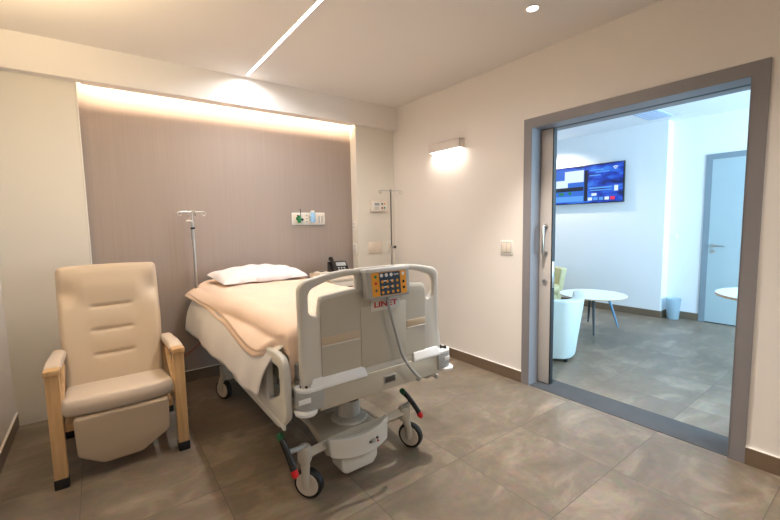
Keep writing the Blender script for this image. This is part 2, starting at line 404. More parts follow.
# door 2 at the back of the lounge
d2 = struct('door_2', bx(X3-0.015, X3, -2.115, -2.045, 0, 2.22, bev=0.001), 'casing_blue')
b = bx(X3-0.015, X3, -3.075, -3.005, 0, 2.22); box(b, X3-0.015, X3, -3.005, -2.115, 2.15, 2.22)
obj('door_casing', b, 'casing_blue', d2, smooth=0)
obj('door_panel', bx(X3-0.010, X3-0.0005, -3.005, -2.115, 0.012, 2.15), 'leaf_blue', d2, smooth=0)
obj('door_gap', bx(X3-0.006, X3-0.0005, -3.005, -2.115, 0.0, 0.012), 'black', d2, smooth=0)
b = NB(); lathe(b, [(0.024, 0), (0.024, 0.008), (0.010, 0.009), (0.010, 0.045), (0, 0.045)], (X3-0.010, -2.165, 1.03), (-1, 0, 0))
tube(b, [(X3-0.055, -2.165, 1.03), (X3-0.058, -2.29, 1.03)], 0.009, 12)
obj('door_handle', b, 'metal', d2)
b = NB(); lathe(b, [(0.024, 0), (0.024, 0.008), (0.006, 0.009), (0, 0.004)], (X3-0.010, -2.165, 0.955), (-1, 0, 0))
obj('keyhole_rosette', b, 'metal', d2)

# ---------------------------------------------------------------- hospital bed
BX = -1.745; FY = -2.13
bed = thing('hospital_bed', 'adjustable hospital bed with ivory plastic footboard on braked casters', 'hospital bed', (BX, -1.05, 0))
px = lambda x: BX+x
def xz(y0):   # local u->x, v->z, w->y
    return lambda u, v, w: (BX+u, y0+w, v)
# foot board body with the two grip openings as cut-outs open to the centre
def mirror(pts): return [(-a, c) for a, c in pts]
left = [(-0.340, 0.60), (-0.437, 0.60), (-0.437, 1.118), (-0.405, 1.147), (-0.29, 1.171), (-0.17, 1.182), (-0.09, 1.176)]
inner = [(-0.09, 1.148), (-0.17, 1.151), (-0.285, 1.136), (-0.372, 1.106), (-0.388, 1.080), (-0.388, 0.99), (-0.344, 0.970), (-0.329, 1.055), (-0.315, 1.066), (-0.20, 1.078), (-0.09, 1.084)]
def smoothpts(pts, r): return pts
half = left+inner
outline = half+[(x, z) for x, z in reversed([(-a, c) for a, c in half])]
rad = [0.0, 0.01, 0.03, 0.02, 0.03, 0.03, 0.0, 0.0, 0.03, 0.03, 0.012, 0.012, 0.018, 0.018, 0.012, 0.02, 0.02, 0.0]
rad = rad+rad[::-1]
# central yoke bridges both rods behind the control panel
fb = slab([rounded(outline, rad, 5)], 0.040, 0.012, lambda u, v, w: (BX+0.004+u*0.985, FY+0.02+w, v))
foot = obj('footboard', fb, 'bed', bed, smooth=50)
b = bx(px(-0.12), px(0.12), FY+0.004, FY+0.036, 1.075, 1.182, bev=0.008); obj('footboard_yoke', b, 'bed', foot)
pan = [(-0.325, 0.672), (0.325, 0.672), (0.325, 1.035), (0.30, 1.052), (0.10, 1.068), (-0.10, 1.068), (-0.30, 1.052), (-0.325, 1.035)]
obj('footboard_panel', slab([rounded(pan, 0.02, 4)], 0.006, 0.002, xz(FY-0.001)), 'bedpanel', foot, smooth=50)
for s in (-1, 1):
    x0, x1 = (px(-0.325), px(-0.11)) if s < 0 else (px(0.19), px(0.325))
    obj('stripe', bx(x0, x1, FY-0.0065, FY-0.001, 0.833, 0.872, bev=0.001), 'bedstripe', foot)
    obj('stripe_ridge', bx(x0, x1, FY-0.009, FY-0.001, 0.826, 0.833, bev=0.002), 'bed', foot)
obj('centre_panel', bx(px(-0.105), px(0.185), FY-0.0075, FY-0.002, 0.672, 0.985, bev=0.004), 'bedpanel', foot)
obj('name_plate', bx(px(-0.045), px(0.142), FY-0.009, FY-0.007, 0.955, 1.017, bev=0.001), 'bed', foot)
obj('lettering', text_bm('LINET', 0.062, lambda u, v, w: (px(0.048)+u*0.92, FY-0.0095-w, 0.986+v*0.64), 0.0012, 0.0014), 'redink', foot, smooth=0)
# lower crossbar
bar = bx(px(-0.345), px(0.435), FY-0.012, FY+0.05, 0.522, 0.640, bev=0.008)
bar = obj('foot_crossbar', bar, 'bedframe', bed)
def ledge(x0, x1, e0, e1):
    b = NB()
    prof = [(FY-0.024, 0.632), (FY-0.024, 0.645), (FY-0.008, 0.680), (FY+0.002, 0.686), (FY+0.002, 0.632)]
    A = [b.verts.new((px(x0)+e0*(z-0.632)/0.058, y, z)) for y, z in prof]; B = [b.verts.new((px(x1)+e1*(z-0.632)/0.058, y, z)) for y, z in prof]
    for i in range(5): b.faces.new((A[i], A[(i+1) % 5], B[(i+1) % 5], B[i]))
    b.faces.new(A[::-1]); b.faces.new(B)
    bmesh.ops.bevel(b, geom=list(b.edges), offset=0.004, segments=2, affect='EDGES', profile=0.5)
    return b
obj('step_ledge', ledge(-0.40, -0.08, 0.03, -0.015), 'bedwhite', bar); obj('step_ledge', ledge(0.225, 0.425, 0.012, -0.01), 'bedwhite', bar)
obj('crossbar_plate', bx(px(0.024), px(0.104), FY-0.0155, FY-0.010, 0.556, 0.602, bev=0.004), 'bedgrey', bar)
obj('crossbar_window', bx(px(0.031), px(0.097), FY-0.017, FY-0.014, 0.563, 0.595, bev=0.003), 'dmetal', bar)
# corner bumpers
def corner(xc, s, yc, foot_end=True, dz=0.0):
    o2 = [(-0.080*s, 0.0), (0.005*s, -0.0), (0.040*s, 0.030), (0.040*s, 0.09), (-0.075*s, 0.09)]
    if s < 0: o2 = o2[::-1]
    B = slab([rounded(o2, [0.005, 0.03, 0.03, 0.02, 0.005] if s > 0 else [0.005, 0.02, 0.03, 0.03, 0.005], 5)], 0.088, 0.006, lambda u, v, w: (xc+u, yc+v*(1 if foot_end else -1), 0.588+dz+w))
    cnr = obj('corner_bumper', B, 'bedgrey', bed)
    B = slab([rounded(o2, 0.02, 5)], 0.02, 0.006, lambda u, v, w: (xc+u, yc+v*(1 if foot_end else -1), 0.640+dz+w)); obj('bumper_cap', B, 'bedwhite', cnr)
    b = NB(); lathe(b, [(0.0, 0.0), (0.035, 0.0), (0.052, 0.008), (0.054, 0.020), (0.046, 0.027), (0.0, 0.028)], (xc+0.0*s, yc+(0.035 if foot_end else -0.035), 0.520+dz), n=36)
    obj('bumper_roller', b, 'bedwhite', cnr)
    if foot_end:
        B = bx(xc-0.05, xc+0.01, yc-0.0025, yc+0.002, 0.588, 0.612, bev=0.001) if s < 0 else bx(xc-0.03, xc+0.01, yc-0.002, yc+0.002, 0.588, 0.612, bev=0.001)
        B2 = obj('bumper_label', B, 'bedwhite', cnr)
        b = NB(); tube(b, [(xc-0.022, yc+0.045, 0.655), (xc+0.022, yc+0.045, 0.655)], 0.006); tube(b, [(xc, yc+0.02, 0.655), (xc, yc+0.07, 0.655)], 0.006)
        obj('mount_socket', b, 'blackgloss', cnr)
corner(px(-0.408), -1, FY-0.026); corner(px(0.490), 1, FY-0.02)
corner(px(-0.42), -1, 0.02, False, -0.14); corner(px(0.42), 1, 0.02, False, -0.14)
# mattress platform and under frame
b = NB()
for s in (-1, 1): box(b, px(s*0.40-0.025), px(s*0.40+0.025), -2.06, 0.0, 0.60, 0.66, bev=0.006)
for y in (-2.06, -1.45, -0.9, -0.4, -0.04): box(b, px(-0.40), px(0.40), y, y+0.05, 0.60, 0.65, bev=0.004)
obj('platform_frame', b, 'bedframe', bed)
obj('mattress_platform', bx(px(-0.42), px(0.42), -2.06, -0.0, 0.665, 0.745, bev=0.012), 'bedgrey', bed)
b = NB()
for s in (-1, 1): box(b, px(s*0.28-0.02), px(s*0.28+0.02), -1.90, -0.25, 0.52, 0.58, bev=0.005)
for y in (-1.78, -0.52): box(b, px(-0.30), px(0.30), y-0.05, y+0.05, 0.53, 0.61, bev=0.006)
obj('lift_frame', b, 'bedframe', bed)
for y in (-1.74, -0.52):
    b = NB(); lathe(b, [(0.10, 0.17), (0.115, 0.215), (0.105, 0.228), (0.080, 0.234), (0.066, 0.238), (0.066, 0.335), (0.059, 0.340), (0.059, 0.345), (0.058, 0.55), (0, 0.55)], (px(0.04 if y < -1 else 0.0), y, 0), n=44)
    c_ = obj('lift_column', b, 'bed', bed)
    b = NB(); lathe(b, [(0.063, 0.336), (0.0665, 0.338), (0.0665, 0.342), (0.063, 0.344)], (px(0.04 if y < -1 else 0.0), y, 0), n=44); obj('column_ring', b, 'dmetal', c_)
# undercarriage
for s in (-1, 1): obj('chassis_rail', bx(px(s*0.14-0.025), px(s*0.14+0.025), -1.92, -0.50, 0.15, 0.205, bev=0.006), 'bedframe', bed)
obj('chassis_arm', bx(px(-0.39), px(0.34), -0.53, -0.47, 0.17, 0.235, bev=0.008), 'bedframe', bed)
b = NB(); tube(b, [(px(-0.36), -1.99, 0.240), (px(-0.16), -1.93, 0.222), (px(0.12), -1.93, 0.226), (px(0.29), -1.965, 0.255)], 0.031, 4, squash=(1, 1, 0.95))
obj('chassis_arm', b, 'bedframe', bed, smooth=20)
# chassis cover: hood, curved apron and lower tray
top = [(-0.235, -1.97), (-0.12, -2.015), (0.03, -2.015), (0.130, -1.97), (0.16, -1.60), (-0.18, -1.60)]
obj('chassis_hood', slab([rounded(top, [0.02, 0.1, 0.1, 0.02, 0.04, 0.04], 5)], 0.05, 0.012, lambda u, v, w: (BX+u, v, 0.192+w)), 'bedframe', bed)
ap = [(-0.242, 0.283), (-0.235, 0.185), (-0.17, 0.160), (-0.05, 0.146), (0.07, 0.153), (0.130, 0.170), (0.136, 0.298), (0.06, 0.276), (-0.05, 0.264), (-0.15, 0.270)]
def curvefront(y0, k): return lambda u, v, w: (BX+u, y0+w+k*((u+0.05)/0.20)**2, v)
apb = slab([rounded(ap, [0.008, 0.012]+[0.04]*3+[0.012, 0.008]+[0.06]*3, 5)], 0.035, 0.006, None)
bmesh.ops.subdivide_edges(apb, edges=[e for e in apb.edges if e.calc_length() > 0.06], cuts=6, use_grid_fill=False)
bmesh.ops.triangulate(apb, faces=apb.faces)
for v in apb.verts: v.co = Vector(curvefront(-2.03, 0.035)(*v.co))
cv = obj('chassis_cover', apb, 'bed', bed, smooth=30)
tr = [(-0.175, 0.18), (-0.170, 0.080), (-0.14, 0.055), (0.03, 0.055), (0.060, 0.090), (0.064, 0.18)]
obj('cover_tray', slab([rounded(tr, 0.012, 3)], 0.12, 0.01, xz(-1.955)), 'bed', cv)
b = bx(px(0.0), px(0.025), -2.052, -2.044, 0.198, 0.222, bev=0.002); obj('cover_symbol', b, 'bedgrey', cv)
b = bx(px(0.035), px(0.045), -2.056, -2.048, 0.198, 0.206, bev=0.001); obj('red_mark', b, 'redink', cv)
b = bx(px(-0.012), px(-0.003), -2.052, -2.044, 0.202, 0.214, bev=0.001); obj('dark_mark', b, 'dmetal', cv); obj('dark_mark', bx(px(0.035), px(0.045), -2.05, -2.04, 0.211, 0.221), 'dmetal', cv)
# casters
def caster(x, y, nrm, pivot, pedal=None, head=False):
    nrm = Vector(nrm).normalized(); R_ = 0.078
    t = bmesh.new(); c = Vector((x, y, R_))
    lathe(t, [(0.060, -0.020), (0.071, -0.021), (R_, -0.013), (R_, 0.013), (0.071, 0.021), (0.060, 0.020)], c, nrm, 48)
    # bore faces removed by construction: it is capped behind the discs
    fork = NB()
    pv = Vector(pivot)
    side = c+nrm*0.030
    lathe(fork, [(0.0, 0.0), (0.030, 0.0), (0.036, 0.012), (0.036, 0.070), (0.028, 0.084), (0.0, 0.086)], (pv.x, pv.y, 0.205), n=28)
    tp = Vector((pv.x, pv.y, 0.235))
    d = (c-tp); d.z = 0
    tube(fork, [tp, Vector((tp.x+d.x*0.4, tp.y+d.y*0.4, 0.19))+nrm*0.01, Vector((side.x, side.y, 0.13)), Vector((side.x, side.y, 0.070))], [0.028, 0.024, 0.021, 0.018], 14, smooth=4)
    cst = obj('caster', fork, 'bedframe', bed)
    obj('tyre', t, 'black', cst)
    w = bmesh.new(); lathe(w, [(0.0, -0.024), (0.058, -0.0235), (0.063, -0.019), (0.063, 0.019), (0.058, 0.0235), (0.0, 0.024)], c, nrm, 48)
    obj('wheel_disc', w, 'disc', cst)
    if pedal:
        g, r_ = Vector(pedal[0]), Vector(pedal[1])
        k = NB(); mid = (g+r_)/2+Vector((0, 0, 0.012))
        tube(k, [g, g.lerp(mid, 0.5)+Vector((0, 0, 0.004)), mid, mid.lerp(r_, 0.5)+Vector((0, 0, 0.004)), r_], 0.015, 14, smooth=4)
        pd = obj('brake_pedal', k, 'blackgloss', cst)
        dirv = (r_-mid).normalized(); dg_ = (g-mid).normalized()
        a = NB(); lathe(a, [(0.0165, -0.02), (0.0175, 0.0), (0.013, 0.014), (0.0, 0.018)], r_, dirv, 24); obj('pedal_tip', a, 'red', cst, label='red brake pedal tip')
        a = NB(); lathe(a, [(0.016, -0.022), (0.017, 0.0), (0.012, 0.012), (0.0, 0.016)], g, dg_, 24); obj('pedal_tip', a, 'green', cst, label='green brake pedal tip')
        a = NB(); tube(a, [mid, Vector((pv.x, pv.y, 0.285))], 0.012); obj('pedal_shaft', a, 'bedgrey', cst)
caster(-2.090, -1.975, (-0.79, -0.61, 0), (-2.112, -1.985), ((-2.235, -1.985, 0.385), (-2.205, -2.085, 0.225)))
caster(-1.385, -1.945, (-0.90, -0.43, 0), (-1.447, -1.965), ((-1.455, -1.955, 0.385), (-1.375, -2.03, 0.235)))
caster(-2.135, -0.46, (-0.90, -0.43, 0), (-2.13, -0.49))
caster(-1.39, -0.50, (-0.90, -0.43, 0), (-1.40, -0.53))
# side rails (two per side)
def rail(y0, y1, s, slot=True):
    xc = px(s*0.475)
    pts = [(y0, 0.445), (y0, 0.805), (y0+0.18, 0.800), (y1, 0.78), (y1, 0.50), (y1-0.1, 0.445)]
    L_ = [rounded([(y0+0.10, 0.42), (y1-0.12, 0.42), (y1, 0.52), (y1, 0.77), (y0+0.10, 0.80), (y0+0.02, 0.785), (y0, 0.70), (y0, 0.50)], [0.03, 0.08, 0.06, 0.06, 0.05, 0.05, 0.03, 0.03], 6)]
    L_.append(rounded([(y0+0.07, 0.60), (y0+0.07, 0.735), (y0+0.24, 0.725), (y0+0.24, 0.52)], 0.03, 5))
    L_.append(rounded([(y0+0.34, 0.57), (y0+0.34, 0.72), (y1-0.10, 0.70), (y1-0.10, 0.57)], 0.03, 5))
    r0 = obj('side_rail', slab(L_, 0.036, 0.011, lambda u, v, w: (xc+w, u, v)), 'bed', bed)
    obj('rail_bumper', bx(xc+s*0.016-0.004, xc+s*0.016+0.01*1, y0+0.03, y1-0.14, 0.438, 0.468, bev=0.005), 'bed', r0)
    for y in (y0+0.35, y1-0.25): obj('rail_bracket', bx(min(xc, px(s*0.40)), max(xc, px(s*0.40)), y, y+0.05, 0.54, 0.61, bev=0.008), 'bedgrey', r0)
for s in (-1, 1):
    rail(-2.085, -1.06, s); rail(-0.98, -0.06, s)
# mattress
tag(obj('mattress', bx(px(-0.42), px(0.42), -1.985, -0.01, 0.748, 0.888, bev=0.045, seg=4), 'mattress', base=(BX, -1.03, 0.748)), 'thick mattress lying on the hospital bed under the bedding', 'mattress')

def clothmesh(nu, nv, fn):
    b = bmesh.new(); g = [[b.verts.new(fn(i/(nu-1), j/(nv-1))) for i in range(nu)] for j in range(nv)]
    for j in range(nv-1):
        for i in range(nu-1): b.faces.new((g[j][i], g[j][i+1], g[j+1][i+1], g[j+1][i]))
    return b
def smoothstep(a, c, x):
    t = max(0, min(1, (x-a)/(c-a))); return t*t*(3-2*t)
def over(u_len, hw, top, r, out, k=9):
    """distance along the cross-section from the centre -> (offset, height): flat, rounded shoulder, then nearly straight drop that flares by out"""
    s = abs(u_len); sg = 1 if u_len >= 0 else -1
    flat = hw-r
    if s <= flat: return sg*s, top
    q = s-flat; arc = r*PI/2
    if q < arc:
        a = q/r; return sg*(flat+r*math.sin(a)), top-r*(1-math.cos(a))
    d = q-arc; fl = out*(1-math.exp(-d*k))
    return sg*(hw+fl), top-r-d*0.97
def sheet_fn(u, v):
    y = 0.0-v*1.99
    drop = 0.39-0.03*v
    half_len = 0.42+drop
    # left drop is cut short towards the foot end
    s = -half_len+2*half_len*u
    x, z = over(s, 0.440, 0.897, 0.075, 0.10, 12)
    hang = max(0, abs(x)-0.44)/0.10
    depth = max(0.0, 0.85-z)
    slant = smoothstep(0.80, 1.0, v)
    y += depth*0.55*slant+depth*0.02*math.sin(9*v)
    wav = 0.010*math.sin(v*15+1.0+2*depth)*min(1, depth*3)+0.004*math.sin(v*37+depth*9)*min(1, depth*3)
    flare = 0.03*(1-v)*min(1, depth*3)
    sx = -1 if x < 0 else 1
    return (px(x+sx*(wav+flare*0.8)), y, z)
b = clothmesh(90, 90, sheet_fn)
o = obj('bed_sheet', b, 'sheet', base=(BX, -1.0, 0.897), smooth=180)
md = o.modifiers.new('thickness', 'SOLIDIFY'); md.thickness = 0.003; md.offset = 1
tag(o, 'white bed sheet hanging down over the side rails below the peach blanket', 'sheet')
def blanket(off, dl):
    def fn(u, v):
        LT = 2.075; Ftot = LT+0.22      # along the bed then down the foot end
        t = v*Ftot
        edge = 0.085+dl+0.035*smoothstep(0.35, 0.75, v)+0.006*math.sin(v*7+0.5)
        hl = 0.44+edge+0.02
        s = -hl+2*hl*u
        hd = 1-smoothstep(0.0, 0.75, v)
        x, z = over(s, 0.455+0.04*hd, 0.905+off, 0.085+0.07*hd, 0.115+0.03*(1-v), 11)
        if t <= LT-0.05: y = 0.045-t; dz = 0
        else:
            q = t-(LT-0.05)
            if q < 0.08: a = q/0.051; y = 0.045-(LT-0.05)-0.051*math.sin(min(a, PI/2)); dz = 0.051*(1-math.cos(min(a, PI/2)))
            else: y = 0.045-(LT-0.05)-0.051-0.004*math.sin(u*30); dz = 0.051+(q-0.08)
            k = max(0, abs(x)-0.40)
            y = max(y, -2.078)
        # side flap lifts into a fold near the foot corner
        if z < 0.88 and t > 1.7:
            lift = smoothstep(1.75, 2.04, t)*(0.88-z)*0.35
            z += lift; x += 0
        lim = 0.56-0.115*smoothstep(LT-0.32, LT-0.06, t); x = max(-lim, min(lim, x))
        z -= dz
        z += 0.004*math.sin(x*9+v*12)*math.sin(v*9)+0.003*math.sin(x*17-v*31)
        dep = max(0, 0.87-z)
        x += (-1 if x < 0 else 1)*(0.008*math.sin(v*19+0.6)*min(1, dep*9))
        z += dep*0.35*(1-smoothstep(0.0, 0.45, v)); x += (-1 if x < 0 else 1)*dep*0.55*(1-smoothstep(0.0, 0.45, v))
        return (px(x), y, z)
    return clothmesh(90, 120, fn)
o = obj('blanket', blanket(0.012, 0.0), 'peach', base=(BX, -1.0, 0.91), smooth=180)
md = o.modifiers.new('thickness', 'SOLIDIFY'); md.thickness = 0.009; md.offset = 0
tag(o, 'peach blanket spread over the hospital bed with its folded edge overhanging', 'blanket')
o2 = obj('folded_underlayer', blanket(0.0, 0.016), 'peach', o, smooth=180)
md = o2.modifiers.new('thickness', 'SOLIDIFY'); md.thickness = 0.007; md.offset = 0
# pillow
def pillow():
    nu, nv = 48, 32; b = bmesh.new()
    for sgn in (1, -1):
        g = []
        for j in range(nv):
            row = []
            for i in range(nu):
                a = -1+2*i/(nu-1); c = -1+2*j/(nv-1)
                edge = max(0, (1-abs(a)**3.0))*max(0, (1-abs(c)**2.6)); h = edge**0.42
                pin = 1-0.10*(1-abs(c)**1.5)*abs(a)**3
                x = a*0.368*(1-0.05*(1-c*c)*0); y = c*0.245*(1-0.06*(1-a*a))
                z = sgn*h*(0.078 if sgn > 0 else 0.028)+0.008*math.sin(a*5+c*3)*h+0.005*math.sin(a*13-c*7)*h
                z += 0.012*a*0+0.018*c
                row.append(b.verts.new((x, y, z)))
            g.append(row)
        for j in range(nv-1):
            for i in range(nu-1): b.faces.new((g[j][i], g[j][i+1], g[j+1][i+1], g[j+1][i]))
    bmesh.ops.remove_doubles(b, verts=b.verts, dist=1e-5)
    R_ = Matrix.Rotation(math.radians(3), 4, 'Z')
    for v in b.verts: v.co = R_ @ v.co+Vector((BX-0.005, -0.27, 0.962))
    return b
tag(obj('pillow', pillow(), 'pillow', base=(BX, -0.27, 0.93), smooth=80), 'flat white pillow at the head of the peach-covered bed', 'pillow')

# control panel hanging on the footboard
cp = thing('bed_control_panel', 'orange and navy keypad console clipped on top of the footboard', 'control panel', (px(0.035), FY-0.03, 1.03))
tilt = Matrix.Rotation(math.radians(-6), 4, 'X')
def ct(u, v, w): # face coordinates: u right, v up, w toward viewer
    p = tilt @ Vector((u, -w, v)); return (px(0.038)+p.x, FY-0.032+p.y, 1.098+p.z)
ol = rounded([(-0.132, -0.072), (0.132, -0.072), (0.136, 0.072), (-0.136, 0.072)], 0.018, 5)
body = obj('console_housing', slab([ol], 0.055, 0.010, lambda u, v, w: ct(u, v, w+0.0)), 'bedgrey', cp)
obj('housing_top', slab([rounded([(-0.134, 0.060), (0.134, 0.060), (0.137, 0.080), (-0.137, 0.080)], 0.008, 3)], 0.060, 0.005, lambda u, v, w: ct(u, v, w)), 'bedwhite', cp)
def face(u0, u1, v0, v1, w0, w1, m, name, par=body): return obj(name, slab([rounded([(u0, v0), (u1, v0), (u1, v1), (u0, v1)], 0.003, 2)], w1-w0, 0.0, lambda u, v, w: ct(u, v, w+(w0+w1)/2)), m, par, smooth=0)
kp = face(-0.108, 0.108, -0.060, 0.058, 0.027, 0.0295, 'orange', 'keypad')
face(-0.062, 0.068, -0.058, 0.056, 0.0295, 0.0305, 'navy', 'keypad_centre')
def disc(u, v, r, m, name): obj(name, slab([[(u+r*math.cos(2*PI*k/16), v+r*math.sin(2*PI*k/16)) for k in range(16)]], 0.001, 0.0, lambda a, c, w: ct(a, c, w+0.031)), m, body, smooth=0)
for i, u in enumerate((-0.048, -0.018, 0.012)): disc(u, 0.042, 0.0095, 'bedwhite', 'key')
for j, v in enumerate((0.010, -0.018, -0.044)):
    for i, u in enumerate((-0.045, -0.014, 0.017, 0.048)): disc(u, v, 0.0075, 'orange', 'key')
for v in (0.010+0.004, -0.018+0.002): face(-0.038, -0.020, v-0.003, v+0.002, 0.031, 0.0318, 'bedwhite', 'symbol'); face(0.003, 0.022, v-0.002, v+0.001, 0.031, 0.0318, 'bedwhite', 'symbol')
face(0.028, 0.060, 0.037, 0.046, 0.0306, 0.0312, 'bedgrey', 'display')
disc(0.088, 0.042, 0.009, 'bedwhite', 'key'); disc(-0.085, 0.038, 0.008, 'ggreen', 'key')
for v, m_ in ((0.005, 'red'), (-0.03, 'dmetal')): disc(-0.085, v, 0.007, m_, 'key')
for v in (0.0, -0.03): disc(0.088, v, 0.007, 'blackgloss', 'key')
b = NB(); tube(b, [(px(0.045), FY-0.03, 1.03), (px(0.044), FY-0.040, 0.985), (px(0.052), FY-0.045, 0.94), (px(0.088), FY-0.045, 0.82), (px(0.126), FY-0.047, 0.70), (px(0.18), FY-0.062, 0.61), (px(0.232), FY-0.060, 0.555)], 0.0085, 10, smooth=8)
obj('console_cable', b, 'bedgrey', cp)
b = NB(); lathe(b, [(0.009, 0), (0.012, 0.01), (0.012, 0.02), (0, 0.02)], (px(0.232), FY-0.060, 0.545), (0, 1, 0), 16); obj('cable_plug', b, 'bedgrey', cp)

# cable trailing from the bed head
b = NB(); tube(b, [(-2.16, -0.06, 0.50), (-2.20, -0.03, 0.40), (-2.26, 0.02, 0.32), (-2.36, 0.05, 0.26), (-2.50, 0.07, 0.22), (-2.7, 0.08, 0.20), (-2.85, 0.09, 0.15), (-2.88, 0.07, 0.008)], 0.0045, 8, smooth=6)
tag(obj('power_cable', b, 'tube', base=(-2.2, 0, 0)), 'thin reddish cable drooping from the bed head behind the recliner', 'cable')

# ---------------------------------------------------------------- drip stands
def hooks(b, x, y, z, span, ang=0.0, four=False):
    for a in ([0, PI]+([PI/2, -PI/2] if four else [])):
        d = Vector((math.cos(a+ang), math.sin(a+ang), 0)); r = 0.017; h = span
        P0 = Vector((x, y, z))
        pts = [P0, P0+d*(h*0.55)+Vector((0, 0, 0.002)), P0+d*(h*0.86)+Vector((0, 0, 0.003))]
        c = P0+d*(h*0.86)+Vector((0, 0, -r+0.003))
        for k in range(1, 11):
            t = k/10*1.6*PI; pts.append(c+d*(r*math.sin(t))+Vector((0, 0, r*math.cos(t))))
        tube(b, pts, 0.004, 8)
t = thing('bed_drip_pole', 'telescopic chrome drip pole with looped hooks rising behind the pillow', 'drip pole', (-2.212, -0.02, 0.55))
b = NB(); lathe(b, [(0.0115, 0.62), (0.0115, 1.355), (0.0, 1.355)], (-2.212, -0.02, 0), n=20); obj('outer_tube', b, 'metal', t)
b = NB(); lathe(b, [(0.007, 1.355), (0.007, 1.54), (0.0, 1.545)], (-2.214, -0.02, 0), n=16); obj('inner_tube', b, 'metal', t)
b = NB(); lathe(b, [(0.012, 1.30), (0.014, 1.305), (0.014, 1.43), (0.010, 1.455), (0, 1.455)], (-2.214, -0.02, 0), n=20); obj('height_collar', b, 'bedgrey', t)
b = bx(-2.2315, -2.1965, -0.039, -0.010, 1.385, 1.400, bev=0.003); obj('collar_band', b, 'blackgloss', t)
b = NB(); tube(b, [(-2.214, -0.03, 1.452), (-2.24, -0.035, 1.458), (-2.262, -0.035, 1.455)], 0.007, 10); obj('release_lever', b, 'white', t)
b = NB(); hooks(b, -2.214, -0.02, 1.532, 0.112, 0.1, True); obj('hook_arms', b, 'metal', t)
b = NB(); tube(b, [(-2.212, -0.02, 0.64), (px(-0.44), -0.02, 0.60)], 0.014); obj('pole_bracket', b, 'bedgrey', t)

sx_, sy_ = -0.175, -0.165
t = thing('drip_stand', 'free-standing drip stand with two hooks and black knob near the corner', 'drip stand', (sx_, sy_, 0))
b = NB(); lathe(b, [(0.010, 0.05), (0.010, 1.13), (0.0, 1.13)], (sx_, sy_, 0), n=18); obj('lower_tube', b, 'metal', t)
b = NB(); lathe(b, [(0.007, 1.13), (0.007, 1.785), (0.0, 1.79)], (sx_, sy_, 0), n=16); obj('upper_tube', b, 'dmetal', t)
b = NB(); lathe(b, [(0.014, 1.11), (0.014, 1.15), (0, 1.15)], (sx_, sy_, 0), n=18); obj('collar', b, 'metal', t)
b = NB(); lathe(b, [(0.006, 0.0), (0.006, 0.02), (0.016, 0.022), (0.018, 0.032), (0.014, 0.042), (0, 0.043)], (sx_+0.012, sy_, 1.13), (1, -0.4, 0), 20); obj('clamp_knob', b, 'blackgloss', t)
b = NB(); hooks(b, sx_, sy_, 1.77, 0.155, -0.1); lathe(b, [(0.014, 0), (0.014, 0.03), (0, 0.035)], (sx_, sy_, 1.75), n=16); obj('hook_arms', b, 'metal', t)
b = NB()
for k in range(5):
    a = 0.3+k*2*PI/5; e = Vector((sx_+0.125*math.cos(a), sy_+0.125*math.sin(a), 0.055)); tube(b, [(sx_, sy_, 0.075), e], 0.010, 10)
lathe(b, [(0.028, 0.05), (0.028, 0.095), (0, 0.1)], (sx_, sy_, 0), n=20); obj('star_base', b, 'metal', t)
for k in range(5):
    a = 0.3+k*2*PI/5; c = (sx_+0.125*math.cos(a)-0.009*math.sin(a), sy_+0.125*math.sin(a)+0.009*math.cos(a), 0.022)
    w = NB(); lathe(w, [(0, 0), (0.019, 0), (0.022, 0.004), (0.022, 0.014), (0.019, 0.018), (0, 0.018)], c, (math.sin(a), -math.cos(a), 0), 20)
    tube(w, [(sx_+0.125*math.cos(a), sy_+0.125*math.sin(a), 0.03), (sx_+0.125*math.cos(a), sy_+0.125*math.sin(a), 0.06)], 0.006, 8); obj('castor', w, 'black', t)

# ---------------------------------------------------------------- bedside cabinet and what stands on it
CT = 0.885
t = thing('bedside_cabinet', 'low beige bedside cabinet standing behind the bed at its right', 'bedside cabinet', (-0.90, -0.26, 0))
obj('carcass', bx(-1.13, -0.665, -0.475, -0.035, 0.06, CT-0.025, bev=0.004), 'cabinet', t)
obj('cabinet_top', bx(-1.145, -0.65, -0.49, -0.03, CT-0.025, CT, bev=0.006), 'cabinet', t)
obj('rear_lip', bx(-1.145, -0.65, -0.045, -0.028, CT, CT+0.02, bev=0.004), 'cabinet', t)
for z0, z1, n_ in ((0.68, 0.85, 'drawer'), (0.50, 0.67, 'drawer'), (0.08, 0.49, 'cabinet_door')):
    dr_ = obj(n_, bx(-1.12, -0.675, -0.492, -0.475, z0, z1, bev=0.003), 'cabinet', t)
    b = NB(); tube(b, [(-0.96, -0.492, z1-0.05), (-0.96, -0.512, z1-0.05), (-0.84, -0.512, z1-0.05), (-0.84, -0.492, z1-0.05)], 0.005, 8); obj('handle', b, 'dmetal', dr_)
for x in (-1.09, -0.705):
    for y in (-0.43, -0.08): b = NB(); lathe(b, [(0.0, 0), (0.022, 0), (0.025, 0.01), (0.025, 0.05), (0.01, 0.06), (0, 0.06)], (x, y, 0), n=16); obj('cabinet_castor', b, 'black', t)
